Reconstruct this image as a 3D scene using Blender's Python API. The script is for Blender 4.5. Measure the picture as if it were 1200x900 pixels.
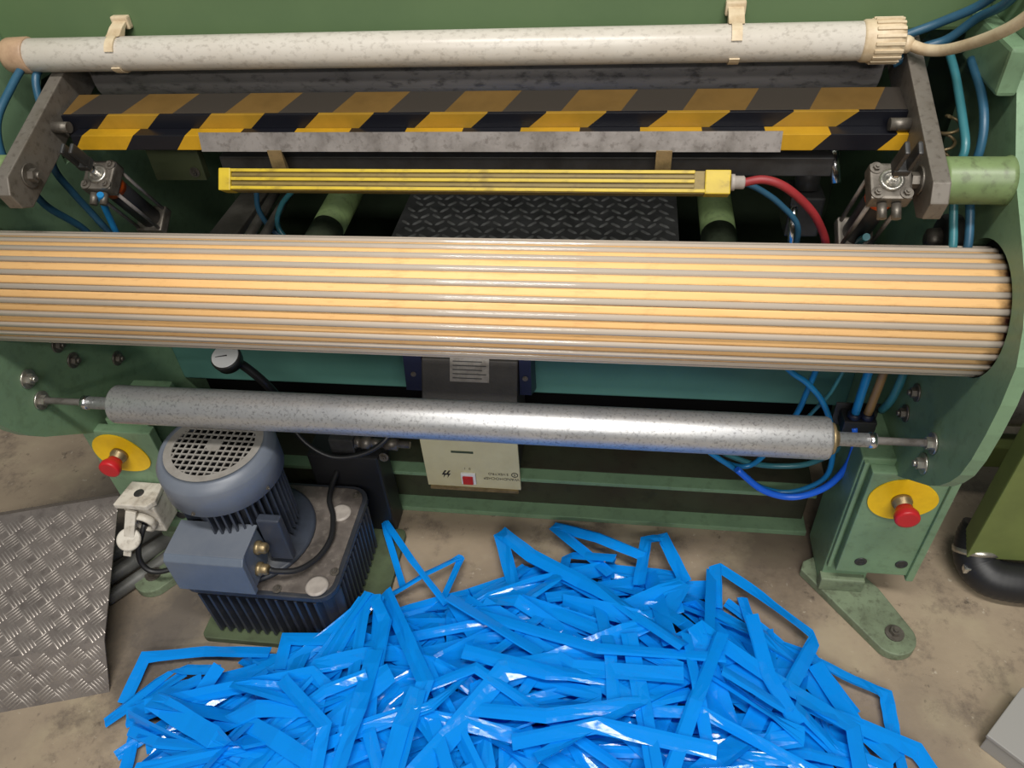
import bpy, bmesh, math, random
from mathutils import Vector, Matrix
PI = math.pi
for o in list(bpy.data.objects): bpy.data.objects.remove(o)
S = bpy.context.scene
COL = S.collection

# ------------------------------------------------------------------ camera, world, lights
cam = bpy.data.cameras.new('camera'); cam.sensor_width = 36; cam.lens = 27.0; cam.clip_start = .02
co = bpy.data.objects.new('camera', cam); COL.objects.link(co)
cx = Vector((0.99029, -0.04109, 0.13303)).normalized()                 # world X seen by the camera
cz = Vector((-0.0590, 0.74376, 0.66583)); cz = (cz - cx * cz.dot(cx)).normalized()
cy = cz.cross(cx)
R3 = Matrix((cx, cy, cz))
co.matrix_world = Matrix.Translation((0, 0, 1.6)) @ R3.to_4x4()
S.camera = co

w = bpy.data.worlds.new('hall'); S.world = w; w.use_nodes = True
w.node_tree.nodes['Background'].inputs[0].default_value = (.92, .97, 1, 1)
w.node_tree.nodes['Background'].inputs[1].default_value = .11

def area(name, loc, size, power, col, target):
    l = bpy.data.lights.new(name, 'AREA'); l.shape = 'RECTANGLE'; l.size, l.size_y = size
    l.energy = power; l.color = col
    o = bpy.data.objects.new(name, l); COL.objects.link(o); o.location = loc
    o.rotation_euler = (Vector(target) - Vector(loc)).to_track_quat('-Z', 'X').to_euler()
    return o
area('ceiling_tube_row_near', (.3, -.35, 4.2), (.3, 2.6), 132, (1, .97, .92), (.4, .6, 0))
area('ceiling_tube_row_middle', (.5, -2.8, 4.3), (.3, 3.4), 85, (1, .97, .92), (.2, .8, 0))
area('ceiling_tube_row_far', (.3, -5.4, 4.3), (.3, 3.6), 120, (1, .97, .92), (.2, .8, 0))

S.view_settings.view_transform = 'Standard'; S.view_settings.look = 'None'
S.view_settings.gamma = 1; S.view_settings.use_curve_mapping = False
S.view_settings.exposure = 0.0

# ------------------------------------------------------------------ materials
def sr(r, g, b):
    f = lambda c: (c/255)/12.92 if c/255 <= .04045 else ((c/255+.055)/1.055)**2.4
    return (f(r), f(g), f(b), 1)
MATS = {}
def mat(name, col, rough=.5, metal=0., dirt=None, dscale=6., damt=.5, fine=None, fscale=60., famt=.3,
        bump=0., bscale=80., spec=.5, stretch=(1,1,1), rvar=.0, coat=0., trans=0.):
    m = bpy.data.materials.new(name); m.use_nodes = True; MATS[name] = m
    nt = m.node_tree; N = nt.nodes; L = nt.links; b = N['Principled BSDF']
    b.inputs['Roughness'].default_value = rough; b.inputs['Metallic'].default_value = metal
    b.inputs['Specular IOR Level'].default_value = spec
    b.inputs['Coat Weight'].default_value = coat
    b.inputs['Transmission Weight'].default_value = trans
    tc = N.new('ShaderNodeTexCoord'); mp = N.new('ShaderNodeMapping'); mp.inputs['Scale'].default_value = stretch
    L.new(tc.outputs['Object'], mp.inputs['Vector'])
    cur = None
    def layer(prev, c2, scale, amt, lo, hi):
        n = N.new('ShaderNodeTexNoise'); n.inputs['Scale'].default_value = scale; n.inputs['Detail'].default_value = 6
        n.inputs['Roughness'].default_value = .65
        L.new(mp.outputs[0], n.inputs['Vector'])
        r = N.new('ShaderNodeMapRange'); r.inputs[1].default_value = lo; r.inputs[2].default_value = hi
        r.inputs[3].default_value = 0; r.inputs[4].default_value = amt
        L.new(n.outputs['Fac'], r.inputs[0])
        x = N.new('ShaderNodeMix'); x.data_type = 'RGBA'
        L.new(r.outputs[0], x.inputs[0])
        if prev is None: x.inputs[6].default_value = col
        else: L.new(prev, x.inputs[6])
        x.inputs[7].default_value = c2
        return x.outputs[2], n
    if dirt: cur, _ = layer(cur, dirt, dscale, damt, .42, .68)
    if fine: cur, _ = layer(cur, fine, fscale, famt, .52, .66)
    if cur is None: b.inputs['Base Color'].default_value = col
    else: L.new(cur, b.inputs['Base Color'])
    if bump:
        n = N.new('ShaderNodeTexNoise'); n.inputs['Scale'].default_value = bscale; n.inputs['Detail'].default_value = 4
        L.new(mp.outputs[0], n.inputs['Vector'])
        bp = N.new('ShaderNodeBump'); bp.inputs['Strength'].default_value = bump; bp.inputs['Distance'].default_value = .002
        L.new(n.outputs['Fac'], bp.inputs['Height']); L.new(bp.outputs[0], b.inputs['Normal'])
    return m

M = {}
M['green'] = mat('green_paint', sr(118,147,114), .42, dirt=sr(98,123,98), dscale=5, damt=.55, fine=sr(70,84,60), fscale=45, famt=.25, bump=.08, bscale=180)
M['panel'] = mat('green_panel_paint', sr(88,110,74), .5, dirt=sr(76,98,66), dscale=2.5, damt=.6, bump=.05, bscale=200)
M['teal'] = mat('teal_paint', sr(76,118,108), .45, dirt=sr(62,100,94), dscale=4, damt=.5, bump=.05, bscale=150)
M['palegreen'] = mat('pale_green_paint', sr(146,170,114), .4, dirt=sr(122,144,96), dscale=12, damt=.6, fine=sr(80,88,60), fscale=60, famt=.4)
M['sleevegreen'] = mat('sleeve_green_paint', sr(116,136,90), .4, dirt=sr(94,110,74), dscale=14, damt=.7, fine=sr(70,74,52), fscale=60, famt=.5)
M['drabolive'] = mat('drab_olive_paint', sr(70,76,50), .55)  # flat dark olive, the mounting plate's own colour
M['basegreen'] = mat('base_plate_paint', sr(84,97,70), .55, dirt=sr(64,70,52), dscale=14, damt=.8)
M['olive'] = mat('olive_paint', sr(108,120,66), .5, dirt=sr(88,98,54), dscale=8, damt=.5)
M['footgreen'] = mat('dirty_green_paint', sr(118,132,106), .55, dirt=sr(92,100,80), dscale=14, damt=.8, fine=sr(70,72,56), fscale=70, famt=.5, bump=.1, bscale=120)
M['steel'] = mat('worn_steel', sr(156,150,146), .4, .45, dirt=sr(96,90,84), dscale=14, damt=.7, fine=sr(70,60,52), fscale=90, famt=.4)
M['lever'] = mat('lever_steel', sr(116,110,102), .5, .3, dirt=sr(100,92,82), dscale=18, damt=.8, fine=sr(64,56,48), fscale=80, famt=.5)
M['zinc'] = mat('zinc_bolt', sr(200,196,186), .3, .85, dirt=sr(130,120,108), dscale=60, damt=.6)
M['chrome'] = mat('bright_metal', sr(220,220,220), .2, 1)
M['galv'] = mat('galvanized_roller', sr(196,196,196), .4, .75, dirt=sr(176,178,182), dscale=12, damt=.7, fine=sr(96,94,96), fscale=180, famt=.55, bump=.06, bscale=160)
M['darkroll'] = mat('dark_rubber_roller', sr(116,112,110), .42, .1, dirt=sr(146,140,135), dscale=3, damt=.7, fine=sr(36,34,34), fscale=70, famt=.6, stretch=(.5,1,1))
M['amber'] = mat('amber_slat', sr(248,200,138), .55, spec=.3, dirt=sr(240,184,114), dscale=4, damt=.6, fine=sr(150,96,56), fscale=40, famt=.22, stretch=(.6,3,3))
M['rib'] = mat('grey_rib', sr(184,172,158), .13, dirt=sr(164,152,140), dscale=8, damt=.6, spec=.7, stretch=(.4,2,2))
def end_stain(m, x0):
    """rusty handling stain eaten into the right-hand ends of the slats"""
    nt = m.node_tree; N = nt.nodes; L = nt.links; b = N['Principled BSDF']; base = b.inputs['Base Color'].links[0].from_socket
    tc = N.new('ShaderNodeTexCoord'); sp = N.new('ShaderNodeSeparateXYZ'); L.new(tc.outputs['Object'], sp.inputs[0])
    oi = N.new('ShaderNodeObjectInfo'); ad = N.new('ShaderNodeVectorMath'); L.new(tc.outputs['Object'], ad.inputs[0]); L.new(oi.outputs['Random'], ad.inputs[1])
    n = N.new('ShaderNodeTexNoise'); n.inputs['Scale'].default_value = 30; n.inputs['Detail'].default_value = 5; L.new(ad.outputs[0], n.inputs['Vector'])
    r = N.new('ShaderNodeMapRange'); r.inputs[1].default_value = x0-.06; r.inputs[2].default_value = x0+.01; L.new(sp.outputs[0], r.inputs[0])
    q = N.new('ShaderNodeMath'); q.operation = 'MULTIPLY'; L.new(r.outputs[0], q.inputs[0]); L.new(n.outputs['Fac'], q.inputs[1])
    t = N.new('ShaderNodeMapRange'); t.inputs[1].default_value = .30; t.inputs[2].default_value = .52; L.new(q.outputs[0], t.inputs[0])
    x = N.new('ShaderNodeMix'); x.data_type = 'RGBA'; L.new(t.outputs[0], x.inputs[0]); L.new(base, x.inputs[6]); x.inputs[7].default_value = sr(66,34,28)
    L.new(x.outputs[2], b.inputs['Base Color'])
end_stain(M['amber'], .85)
M['rollend'] = mat('stained_end', sr(70,34,26), .6, dirt=sr(130,80,50), dscale=60, damt=.8)
M['tube'] = mat('white_tube_plastic', sr(200,194,184), .33, dirt=sr(184,175,162), dscale=5, damt=.6, fine=sr(110,100,88), fscale=120, famt=.35, stretch=(.7,1,1))
M['beige'] = mat('beige_plastic', sr(206,188,158), .5, dirt=sr(166,140,106), dscale=30, damt=.7)
M['beigedark'] = mat('brown_cap', sr(176,146,118), .5, dirt=sr(140,112,88), dscale=30, damt=.7)
M['cream'] = mat('cream_panel', sr(206,198,160), .5, dirt=sr(186,176,138), dscale=9, damt=.6)
M['white'] = mat('off_white', sr(226,226,226), .5)
M['yellow'] = mat('yellow_plastic', sr(196,170,38), .45, dirt=sr(168,142,36), dscale=20, damt=.6, fine=sr(110,88,30), fscale=60, famt=.5, stretch=(.5,1,1))
M['yellowold'] = mat('soiled_yellow_plastic', sr(128,108,44), .5, dirt=sr(96,80,36), dscale=16, damt=.7, fine=sr(84,66,26), fscale=70, famt=.55, stretch=(.4,1,1))
M['signyellow'] = mat('sign_yellow', sr(242,196,20), .4, dirt=sr(222,176,18), dscale=25, damt=.6)
M['red'] = mat('red_plastic', sr(188,32,38), .4)
M['redhose'] = mat('red_rubber', sr(146,42,46), .5, dirt=sr(112,32,36), dscale=30, damt=.5)
M['orange'] = mat('orange_plastic', sr(226,96,30), .4)
M['black'] = mat('black_plastic', sr(30,30,32), .45)
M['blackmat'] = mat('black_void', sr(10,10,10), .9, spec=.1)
M['darkgrey'] = mat('dark_grey_metal', sr(66,66,66), .45, .4, dirt=sr(44,42,40), dscale=20, damt=.7)
M['castgrey'] = mat('cast_aluminium', sr(116,110,102), .45, .6, dirt=sr(72,66,58), dscale=40, damt=.8)
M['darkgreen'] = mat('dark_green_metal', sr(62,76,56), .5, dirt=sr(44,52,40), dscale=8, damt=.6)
M['browngreen'] = mat('dark_brown_green_paint', sr(56,60,44), .5, dirt=sr(50,42,32), dscale=5, damt=.8, fine=sr(30,26,20), fscale=30, famt=.4)  # dark green mottled with brown, for the floor beam
M['tread'] = mat('dark_tread_metal', sr(120,120,120), .4, .3, dirt=sr(76,76,76), dscale=16, damt=.7)
M['treadbar'] = mat('worn_tread_bar', sr(176,176,174), .32, .4, dirt=sr(120,120,120), dscale=30, damt=.7)
M['alu'] = mat('scuffed_aluminium', sr(136,128,122), .42, .5, dirt=sr(104,98,94), dscale=10, damt=.75, fine=sr(92,84,80), fscale=60, famt=.4)
M['alubar'] = mat('polished_tread_bar', sr(178,170,162), .36, .65, dirt=sr(128,121,116), dscale=7, damt=.9)
M['tankblack'] = mat('tank_dark_paint', sr(52,55,62), .38, dirt=sr(36,38,42), dscale=10, damt=.6, fine=sr(96,92,86), fscale=40, famt=.2)
M['tanktop'] = mat('oily_tank_top', sr(112,104,98), .5, .2, dirt=sr(70,64,60), dscale=14, damt=.85, fine=sr(150,142,132), fscale=50, famt=.4)
M['motor'] = mat('motor_blue_grey', sr(98,108,122), .38, dirt=sr(78,88,104), dscale=9, damt=.6)
M['cowl'] = mat('fan_cowl_grey', sr(108,114,124), .4, dirt=sr(90,98,112), dscale=7, damt=.6)
M['cowltop'] = mat('dusty_cowl_top', sr(146,142,136), .55, dirt=sr(120,114,106), dscale=24, damt=.7)
M['motordark'] = mat('motor_fin_dark', sr(58,64,76), .42, dirt=sr(44,46,54), dscale=18, damt=.6)
M['capgrey'] = mat('grey_cap', sr(168,160,152), .5, dirt=sr(134,126,120), dscale=40, damt=.6)
M['brass'] = mat('dull_brass', sr(150,132,98), .4, .6, dirt=sr(96,82,60), dscale=50, damt=.6)
M['bluehose'] = mat('blue_hose', sr(30,120,176), .3, dirt=sr(24,92,142), dscale=12, damt=.5)
M['tealhose'] = mat('teal_hose', sr(54,112,120), .35, dirt=sr(40,100,116), dscale=12, damt=.5)
M['dullhose'] = mat('dull_blue_hose', sr(42,84,108), .4, dirt=sr(32,62,84), dscale=12, damt=.5)
M['vividhose'] = mat('vivid_blue_hose', sr(34,104,226), .3)
M['brownhose'] = mat('brown_hose', sr(132,104,66), .4)
M['greyhose'] = mat('grey_conduit', sr(112,112,108), .5, dirt=sr(80,78,74), dscale=20, damt=.6)
M['connector'] = mat('connector_beige', sr(206,200,188), .5, dirt=sr(170,160,146), dscale=26, damt=.7, fine=sr(110,100,88), fscale=60, famt=.4)
M['blackbox'] = mat('textured_black', sr(52,48,44), .5, dirt=sr(38,36,34), dscale=22, damt=.6, bump=.2, bscale=160)
M['navy'] = mat('navy_bracket', sr(18,24,50), .45)
M['labelgrey'] = mat('silver_label', sr(150,144,136), .4, .4, dirt=sr(110,102,94), dscale=60, damt=.7)
M['guidegrey'] = mat('guide_rail_grey', sr(120,116,108), .45, .5, dirt=sr(82,78,70), dscale=18, damt=.7)
M['boxgrey'] = mat('grey_cardboard', sr(152,150,146), .6)

def hazard(name, ph, slope, ycol, kcol, axis):
    """printed diagonal yellow and black tape; ph = offset in metres, slope = skew of the stripes"""
    m = mat(name, ycol, .35, dirt=tuple(c*.72 for c in ycol[:3])+(1,), dscale=14, damt=.7)
    nt = m.node_tree; N = nt.nodes; L = nt.links; b = N['Principled BSDF']
    base = b.inputs['Base Color'].links[0].from_socket
    tc = N.new('ShaderNodeTexCoord'); sp = N.new('ShaderNodeSeparateXYZ'); L.new(tc.outputs['Object'], sp.inputs[0])
    def mth(op, a, c):
        n = N.new('ShaderNodeMath'); n.operation = op
        for i, q in enumerate((a, c)):
            if isinstance(q, (int, float)): n.inputs[i].default_value = q
            elif q is not None: L.new(q, n.inputs[i])
        return n.outputs[0]
    v = mth('ADD', mth('SUBTRACT', sp.outputs[0], mth('MULTIPLY', sp.outputs[axis], slope)), ph + 20)
    f = mth('FRACT', mth('DIVIDE', v, .196), None)
    k = mth('GREATER_THAN', f, .5)
    x = N.new('ShaderNodeMix'); x.data_type = 'RGBA'; L.new(k, x.inputs[0]); L.new(base, x.inputs[6]); x.inputs[7].default_value = kcol
    L.new(x.outputs[2], b.inputs['Base Color'])
    return m

def film():
    m = bpy.data.materials.new('blue_film'); m.use_nodes = True
    nt = m.node_tree; N = nt.nodes; L = nt.links; b = N['Principled BSDF']
    b.inputs['Base Color'].default_value = sr(14,158,250); b.inputs['Roughness'].default_value = .12
    b.inputs['Specular IOR Level'].default_value = .4
    tc = N.new('ShaderNodeTexCoord')
    n = N.new('ShaderNodeTexNoise'); n.inputs['Scale'].default_value = 30; n.inputs['Detail'].default_value = 2
    L.new(tc.outputs['Object'], n.inputs['Vector'])
    bp = N.new('ShaderNodeBump'); bp.inputs['Strength'].default_value = .14; bp.inputs['Distance'].default_value = .008
    L.new(n.outputs['Fac'], bp.inputs['Height']); L.new(bp.outputs[0], b.inputs['Normal'])
    t = N.new('ShaderNodeBsdfTranslucent'); t.inputs['Color'].default_value = sr(10,165,255)
    x = N.new('ShaderNodeMixShader'); x.inputs[0].default_value = .3
    L.new(b.outputs[0], x.inputs[1]); L.new(t.outputs[0], x.inputs[2])
    L.new(x.outputs[0], N['Material Output'].inputs['Surface'])
    return m
M['film'] = film()

def concrete():
    m = bpy.data.materials.new('stained_concrete'); m.use_nodes = True
    nt = m.node_tree; N = nt.nodes; L = nt.links; b = N['Principled BSDF']
    tc = N.new('ShaderNodeTexCoord')
    def noise(s, d=8, r=.6):
        n = N.new('ShaderNodeTexNoise'); n.inputs['Scale'].default_value = s; n.inputs['Detail'].default_value = d
        n.inputs['Roughness'].default_value = r; L.new(tc.outputs['Object'], n.inputs['Vector']); return n.outputs['Fac']
    def mix(a, c, f, lo, hi, amt):
        r = N.new('ShaderNodeMapRange'); r.inputs[1].default_value = lo; r.inputs[2].default_value = hi; r.inputs[4].default_value = amt
        L.new(f, r.inputs[0]); x = N.new('ShaderNodeMix'); x.data_type = 'RGBA'; L.new(r.outputs[0], x.inputs[0])
        if isinstance(a, tuple): x.inputs[6].default_value = a
        else: L.new(a, x.inputs[6])
        x.inputs[7].default_value = c; return x.outputs[2]
    c = mix(sr(162,146,124), sr(136,121,103), noise(2.2), .4, .65, .9)
    c = mix(c, sr(176,164,136), noise(5.5, 4), .5, .68, .5)
    c = mix(c, sr(98,86,76), noise(9, 10, .75), .53, .68, .75)
    c = mix(c, sr(60,52,46), noise(26, 8, .7), .62, .70, .7)
    c = mix(c, sr(200,190,172), noise(60, 5), .66, .72, .5)
    for (sx, sy, rad, amt, colr) in ((-1.02,.86,.16,.75,sr(84,80,78)), (-1.0,.70,.10,.6,sr(80,72,64)), (-1.36,1.16,.22,.6,sr(92,86,80)), (.42,1.2,.16,.7,sr(70,60,52)), (.62,.72,.16,.35,sr(100,90,82)), (-1.5,.75,.3,.5,sr(98,92,88))):
        vm = N.new('ShaderNodeVectorMath'); vm.operation = 'DISTANCE'; vm.inputs[1].default_value = (sx+.2, sy-1.25, .025)
        L.new(tc.outputs['Object'], vm.inputs[0])
        ad = N.new('ShaderNodeMath'); ad.operation = 'MULTIPLY_ADD'; ad.inputs[1].default_value = .3; L.new(noise(7, 6, .7), ad.inputs[0]); L.new(vm.outputs['Value'], ad.inputs[2])
        c = mix(c, colr, ad.outputs[0], rad*1.25+.15, rad*.4+.15, amt)
    L.new(c, b.inputs['Base Color']); b.inputs['Roughness'].default_value = .55
    bp = N.new('ShaderNodeBump'); bp.inputs['Strength'].default_value = .25; bp.inputs['Distance'].default_value = .003
    L.new(noise(40, 8), bp.inputs['Height']); L.new(bp.outputs[0], b.inputs['Normal'])
    return m
M['floor'] = concrete()

# ------------------------------------------------------------------ building helpers (all coordinates are world metres)
W = {}
def link(name, data, mw, parent=None):
    o = bpy.data.objects.new(name, data); COL.objects.link(o)
    if parent is not None:
        o.parent = parent; o.matrix_parent_inverse = W[parent].inverted()
    o.matrix_basis = mw; W[o] = mw.copy()
    return o
def thing(name, loc, label, cat, group=None):
    o = link(name, None, Matrix.Translation(loc)); o.empty_display_size = .05
    return tag(o, label, cat, group)
def tag(o, label=None, cat=None, group=None, kind=None):
    if label: o['label'] = label
    if cat: o['category'] = cat
    if group: o['group'] = group
    if kind: o['kind'] = kind
    return o
def newbm(): return bmesh.new()
def add_poly(bm, verts, faces, smooth=False):
    vs = [bm.verts.new(v) for v in verts]
    for f in faces:
        try:
            q = bm.faces.new([vs[i] for i in f]); q.smooth = smooth
        except ValueError: pass
    return vs
def bbox(bm, lo, hi, bev=0., mx=None):
    lo, hi = Vector(lo), Vector(hi); c = (lo+hi)/2; s = hi-lo
    t = bmesh.new(); bmesh.ops.create_cube(t, size=1)
    for v in t.verts: v.co = Vector((v.co.x*s.x, v.co.y*s.y, v.co.z*s.z))
    if bev: bmesh.ops.bevel(t, geom=t.edges[:], offset=bev, segments=2, profile=.6, affect='EDGES')
    T = Matrix.Translation(c) if mx is None else mx @ Matrix.Translation(c)
    t.verts.index_update()
    add_poly(bm, [T @ v.co for v in t.verts], [[v.index for v in f.verts] for f in t.faces])
    t.free(); return bm
def frame(d):
    d = Vector(d).normalized(); a = Vector((0,0,1)) if abs(d.z) < .9 else Vector((0,1,0))
    u = d.cross(a).normalized(); return u, d.cross(u).normalized()
def bcyl(bm, a, b, r, r2=None, n=20, cap=True, smooth=True):
    a, b = Vector(a), Vector(b); r2 = r if r2 is None else r2; u, v = frame(b-a)
    ring = lambda c, q: [c + u*math.cos(2*PI*i/n)*q + v*math.sin(2*PI*i/n)*q for i in range(n)]
    vs = add_poly(bm, ring(a, r)+ring(b, r2), [])
    for i in range(n):
        f = bm.faces.new((vs[i], vs[(i+1)%n], vs[n+(i+1)%n], vs[n+i])); f.smooth = smooth
    if cap: bm.faces.new(vs[:n][::-1]); bm.faces.new(vs[n:])
    return bm
def blathe(bm, a, d, prof, n=28, smooth=True, close=True):
    """profile of (distance along d, radius) swept about the axis through a"""
    a, d = Vector(a), Vector(d).normalized(); u, v = frame(d); rows = []
    for s, r in prof:
        rows.append([bm.verts.new(a + d*s + (u*math.cos(2*PI*i/n)+v*math.sin(2*PI*i/n))*max(r, 1e-5)) for i in range(n)])
    for k in range(len(rows)-1):
        for i in range(n):
            f = bm.faces.new((rows[k][i], rows[k][(i+1)%n], rows[k+1][(i+1)%n], rows[k+1][i])); f.smooth = smooth
    if close: bm.faces.new(rows[0][::-1]); bm.faces.new(rows[-1])
    return bm
def spline(pts, k=8):
    P = [Vector(p) for p in pts]; P = [2*P[0]-P[1]] + P + [2*P[-1]-P[-2]]; out = []
    for i in range(1, len(P)-2):
        for j in range(k):
            t = j/k; a, b, c, d = P[i-1:i+3]
            out.append(.5*((2*b)+(c-a)*t+(2*a-5*b+4*c-d)*t*t+(3*b-a-3*c+d)*t**3))
    return out + [P[-2]]
def btube(bm, pts, r, n=10, k=8, corr=0.):
    path = spline(pts, k); u, v = frame(path[1]-path[0]); rows = []
    for i, p in enumerate(path):
        d = (path[min(i+1, len(path)-1)] - path[max(i-1, 0)]).normalized()
        u = (u - d*u.dot(d)).normalized(); v = d.cross(u)
        q = r*(1 + corr*(1 if i % 2 else -1))
        rows.append([bm.verts.new(p + (u*math.cos(2*PI*j/n)+v*math.sin(2*PI*j/n))*q) for j in range(n)])
    for a, b in zip(rows, rows[1:]):
        for j in range(n):
            f = bm.faces.new((a[j], a[(j+1)%n], b[(j+1)%n], b[j])); f.smooth = True
    bm.faces.new(rows[0][::-1]); bm.faces.new(rows[-1]); return bm
def bprism(bm, poly, axis, lo, hi, bev=0., holes=()):
    """polygon (with holes) in the plane across axis, extruded from lo to hi"""
    def to3(p, s):
        return {'x': (s, p[0], p[1]), 'y': (p[0], s, p[1]), 'z': (p[0], p[1], s)}[axis]
    t = bmesh.new()
    for loop in [poly]+list(holes):
        vs = [t.verts.new(to3(p, lo)) for p in loop]
        for i in range(len(vs)): t.edges.new((vs[i], vs[(i+1) % len(vs)]))
    if holes: bmesh.ops.triangle_fill(t, use_beauty=True, edges=t.edges[:])
    else: t.faces.new(t.verts[:])
    ext = bmesh.ops.extrude_face_region(t, geom=t.faces[:])
    dv = Vector(to3((0, 0), hi)) - Vector(to3((0, 0), lo))
    for g in ext['geom']:
        if isinstance(g, bmesh.types.BMVert): g.co += dv
    bmesh.ops.recalc_face_normals(t, faces=t.faces[:])
    if bev:
        ed = [e for e in t.edges if len(e.link_faces) == 2 and abs(e.calc_face_angle(0)) > .5]
        bmesh.ops.bevel(t, geom=ed, offset=bev, segments=2, profile=.6, affect='EDGES')
    t.verts.index_update()
    add_poly(bm, [v.co.copy() for v in t.verts], [[v.index for v in f.verts] for f in t.faces])
    t.free(); return bm
def mesh_of(bm, name, m, recalc=True):
    if recalc: bmesh.ops.recalc_face_normals(bm, faces=bm.faces[:])
    me = bpy.data.meshes.new(name); bm.to_mesh(me); bm.free()
    for q in (m if isinstance(m, (list, tuple)) else [m]): me.materials.append(M[q] if isinstance(q, str) else q)
    return me
def obj(name, bm, m, parent=None, origin=None):
    cs = [v.co for v in bm.verts]
    c = Vector(origin) if origin is not None else Vector([(min(p[i] for p in cs)+max(p[i] for p in cs))/2 for i in range(3)])
    bmesh.ops.translate(bm, verts=bm.verts[:], vec=-c)
    return link(name, mesh_of(bm, name, m), Matrix.Translation(c), parent)
def box(name, lo, hi, m, parent=None, bev=.002, mx=None): return obj(name, bbox(newbm(), lo, hi, bev, mx), m, parent)
def cyl(name, a, b, r, m, parent=None, r2=None, n=24): return obj(name, bcyl(newbm(), a, b, r, r2, n), m, parent)
def tube(name, pts, r, m, parent=None, n=10, k=8, corr=0.): return obj(name, btube(newbm(), pts, r, n, k, corr), m, parent)
def lathe(name, a, d, prof, m, parent=None, n=28): return obj(name, blathe(newbm(), a, d, prof, n), m, parent)
def prism(name, poly, axis, lo, hi, m, parent=None, bev=0., holes=()): return obj(name, bprism(newbm(), poly, axis, lo, hi, bev, holes), m, parent)
def circ(c, r, n=40, a0=0., a1=2*PI, end=False):
    k = n if not end else n-1
    return [(c[0]+r*math.cos(a0+(a1-a0)*i/k), c[1]+r*math.sin(a0+(a1-a0)*i/k)) for i in range(n)]
def rotx(p, a): return Matrix.Translation(p) @ Matrix.Rotation(a, 4, 'X') @ Matrix.Translation(-Vector(p))
def basis(p, xa, ya, za):
    m = Matrix((xa, ya, za)).transposed().to_4x4(); m.translation = p; return m
def text_mesh(body, size, name='lettering', depth=.0003):
    c = bpy.data.curves.new(name, 'FONT'); c.body = body; c.size = size; c.extrude = depth
    c.align_x = 'CENTER'; c.align_y = 'CENTER'; c.resolution_u = 3
    t = bpy.data.objects.new(name, c); COL.objects.link(t)
    bpy.context.view_layer.update()
    me = bpy.data.meshes.new_from_object(t.evaluated_get(bpy.context.evaluated_depsgraph_get()))
    bpy.data.objects.remove(t); return me
def text(name, body, size, mw, m, parent):
    me = text_mesh(body, size, name); me.materials.clear(); me.materials.append(M[m]); return link(name, me, mw, parent)
def bolt_mesh(r, name, m):
    """hex bolt on a washer, axis +Z, standing on z = 0"""
    bm = newbm(); bcyl(bm, (0,0,0), (0,0,r*.22), r*1.15, n=18); bcyl(bm, (0,0,r*.22), (0,0,r*.8), r*.66, n=6, smooth=False)
    bcyl(bm, (0,0,r*.8), (0,0,r*1.15), r*.34, n=10)
    return mesh_of(bm, name, m)
BOLT = bolt_mesh(.017, 'bolt', 'zinc'); BOLTD = bolt_mesh(.015, 'bolt_dark', 'castgrey'); SCREW = bolt_mesh(.008, 'screw', 'castgrey')
def bolt(p, d, parent, me=None, name='bolt', s=1.):
    u, v = frame(d); m = basis(Vector(p), u, Vector(d).normalized().cross(u), Vector(d).normalized()) @ Matrix.Scale(s, 4)
    return link(name, me or BOLT, m, parent)

# ------------------------------------------------------------------ setting
XL, XR = -1.15, .55
fl = obj('floor', bbox(newbm(), (-4, -2.5, -.05), (3.6, 5, 0)), 'floor'); tag(fl, 'stained beige concrete workshop floor', None, kind='structure')

# ------------------------------------------------------------------ machine frame
fr = thing('converting_machine', (-.3, 1.4, 0), 'green painted steel machine with side plates, legs and crossbeams', 'machine')
OUT = [(1.34,2.0),(1.24,1.32),(1.185,1.15),(1.09,1.055),(1.0,.995),(.945,.955),(.911,.915),(.886,.867),(.879,.80),(.879,.74),(.883,.68),(.892,.635),(.908,.60),(.93,.565),(.96,.53),(1.049,.449),(1.2,.319),(1.24,.25),(1.25,.06),(1.27,.04),(1.95,.04),(1.98,.08),(2.0,.5),(2.0,2.0)]
for X0, X1, side in ((XL-.022, XL, -1), (XR, XR+.022, 1)):
    hole = circ((1.043,.852), .108, 44)
    win = [(1.36,.93),(1.58,.93),(1.60,.95),(1.60,1.07),(1.58,1.09),(1.40,1.09),(1.36,1.05)]
    sp = prism('side_plate', OUT, 'x', X0, X1, 'green', fr, holes=(hole, win))
    d = -side; xi = X1 if side < 0 else X0
    for y, z in ([(1.118,.606),(1.129,.543),(1.001,.542),(1.18,.65)] if side > 0 else [(.999,.654),(1.105,.655),(1.12,.60),(1.235,.509),(1.16,.69)]):
        bolt((xi, y, z), (d,0,0), sp, BOLT if abs(y-1) < .01 else BOLTD)
    xo = X0 if side < 0 else X1
    cyl('bearing_cap', (xo, 1.043, .852), (xo+side*.03, 1.043, .852), .13, 'darkgrey', sp, n=36)
    box('window_light_stop', (min(xo, xo+side*.04), 1.32, .9), (max(xo, xo+side*.04), 1.64, 1.12), 'darkgreen', sp)  # added behind the opening to keep light and lit floor out of it
    # sleeve that carries the swing arm
    xa = -1.04 if side < 0 else .458
    bm = newbm(); blathe(bm, (xi, 1.104, 1.036), (d,0,0), [(0,.036),(.006,.034),(abs(xa-xi)-.004,.034),(abs(xa-xi),.031)], 30)
    obj('pivot_sleeve', bm, 'sleevegreen', sp)
box('corner_block', (.522, 1.17, 1.132), (XR, 1.345, 1.20), 'green', fr, .006)
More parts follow.
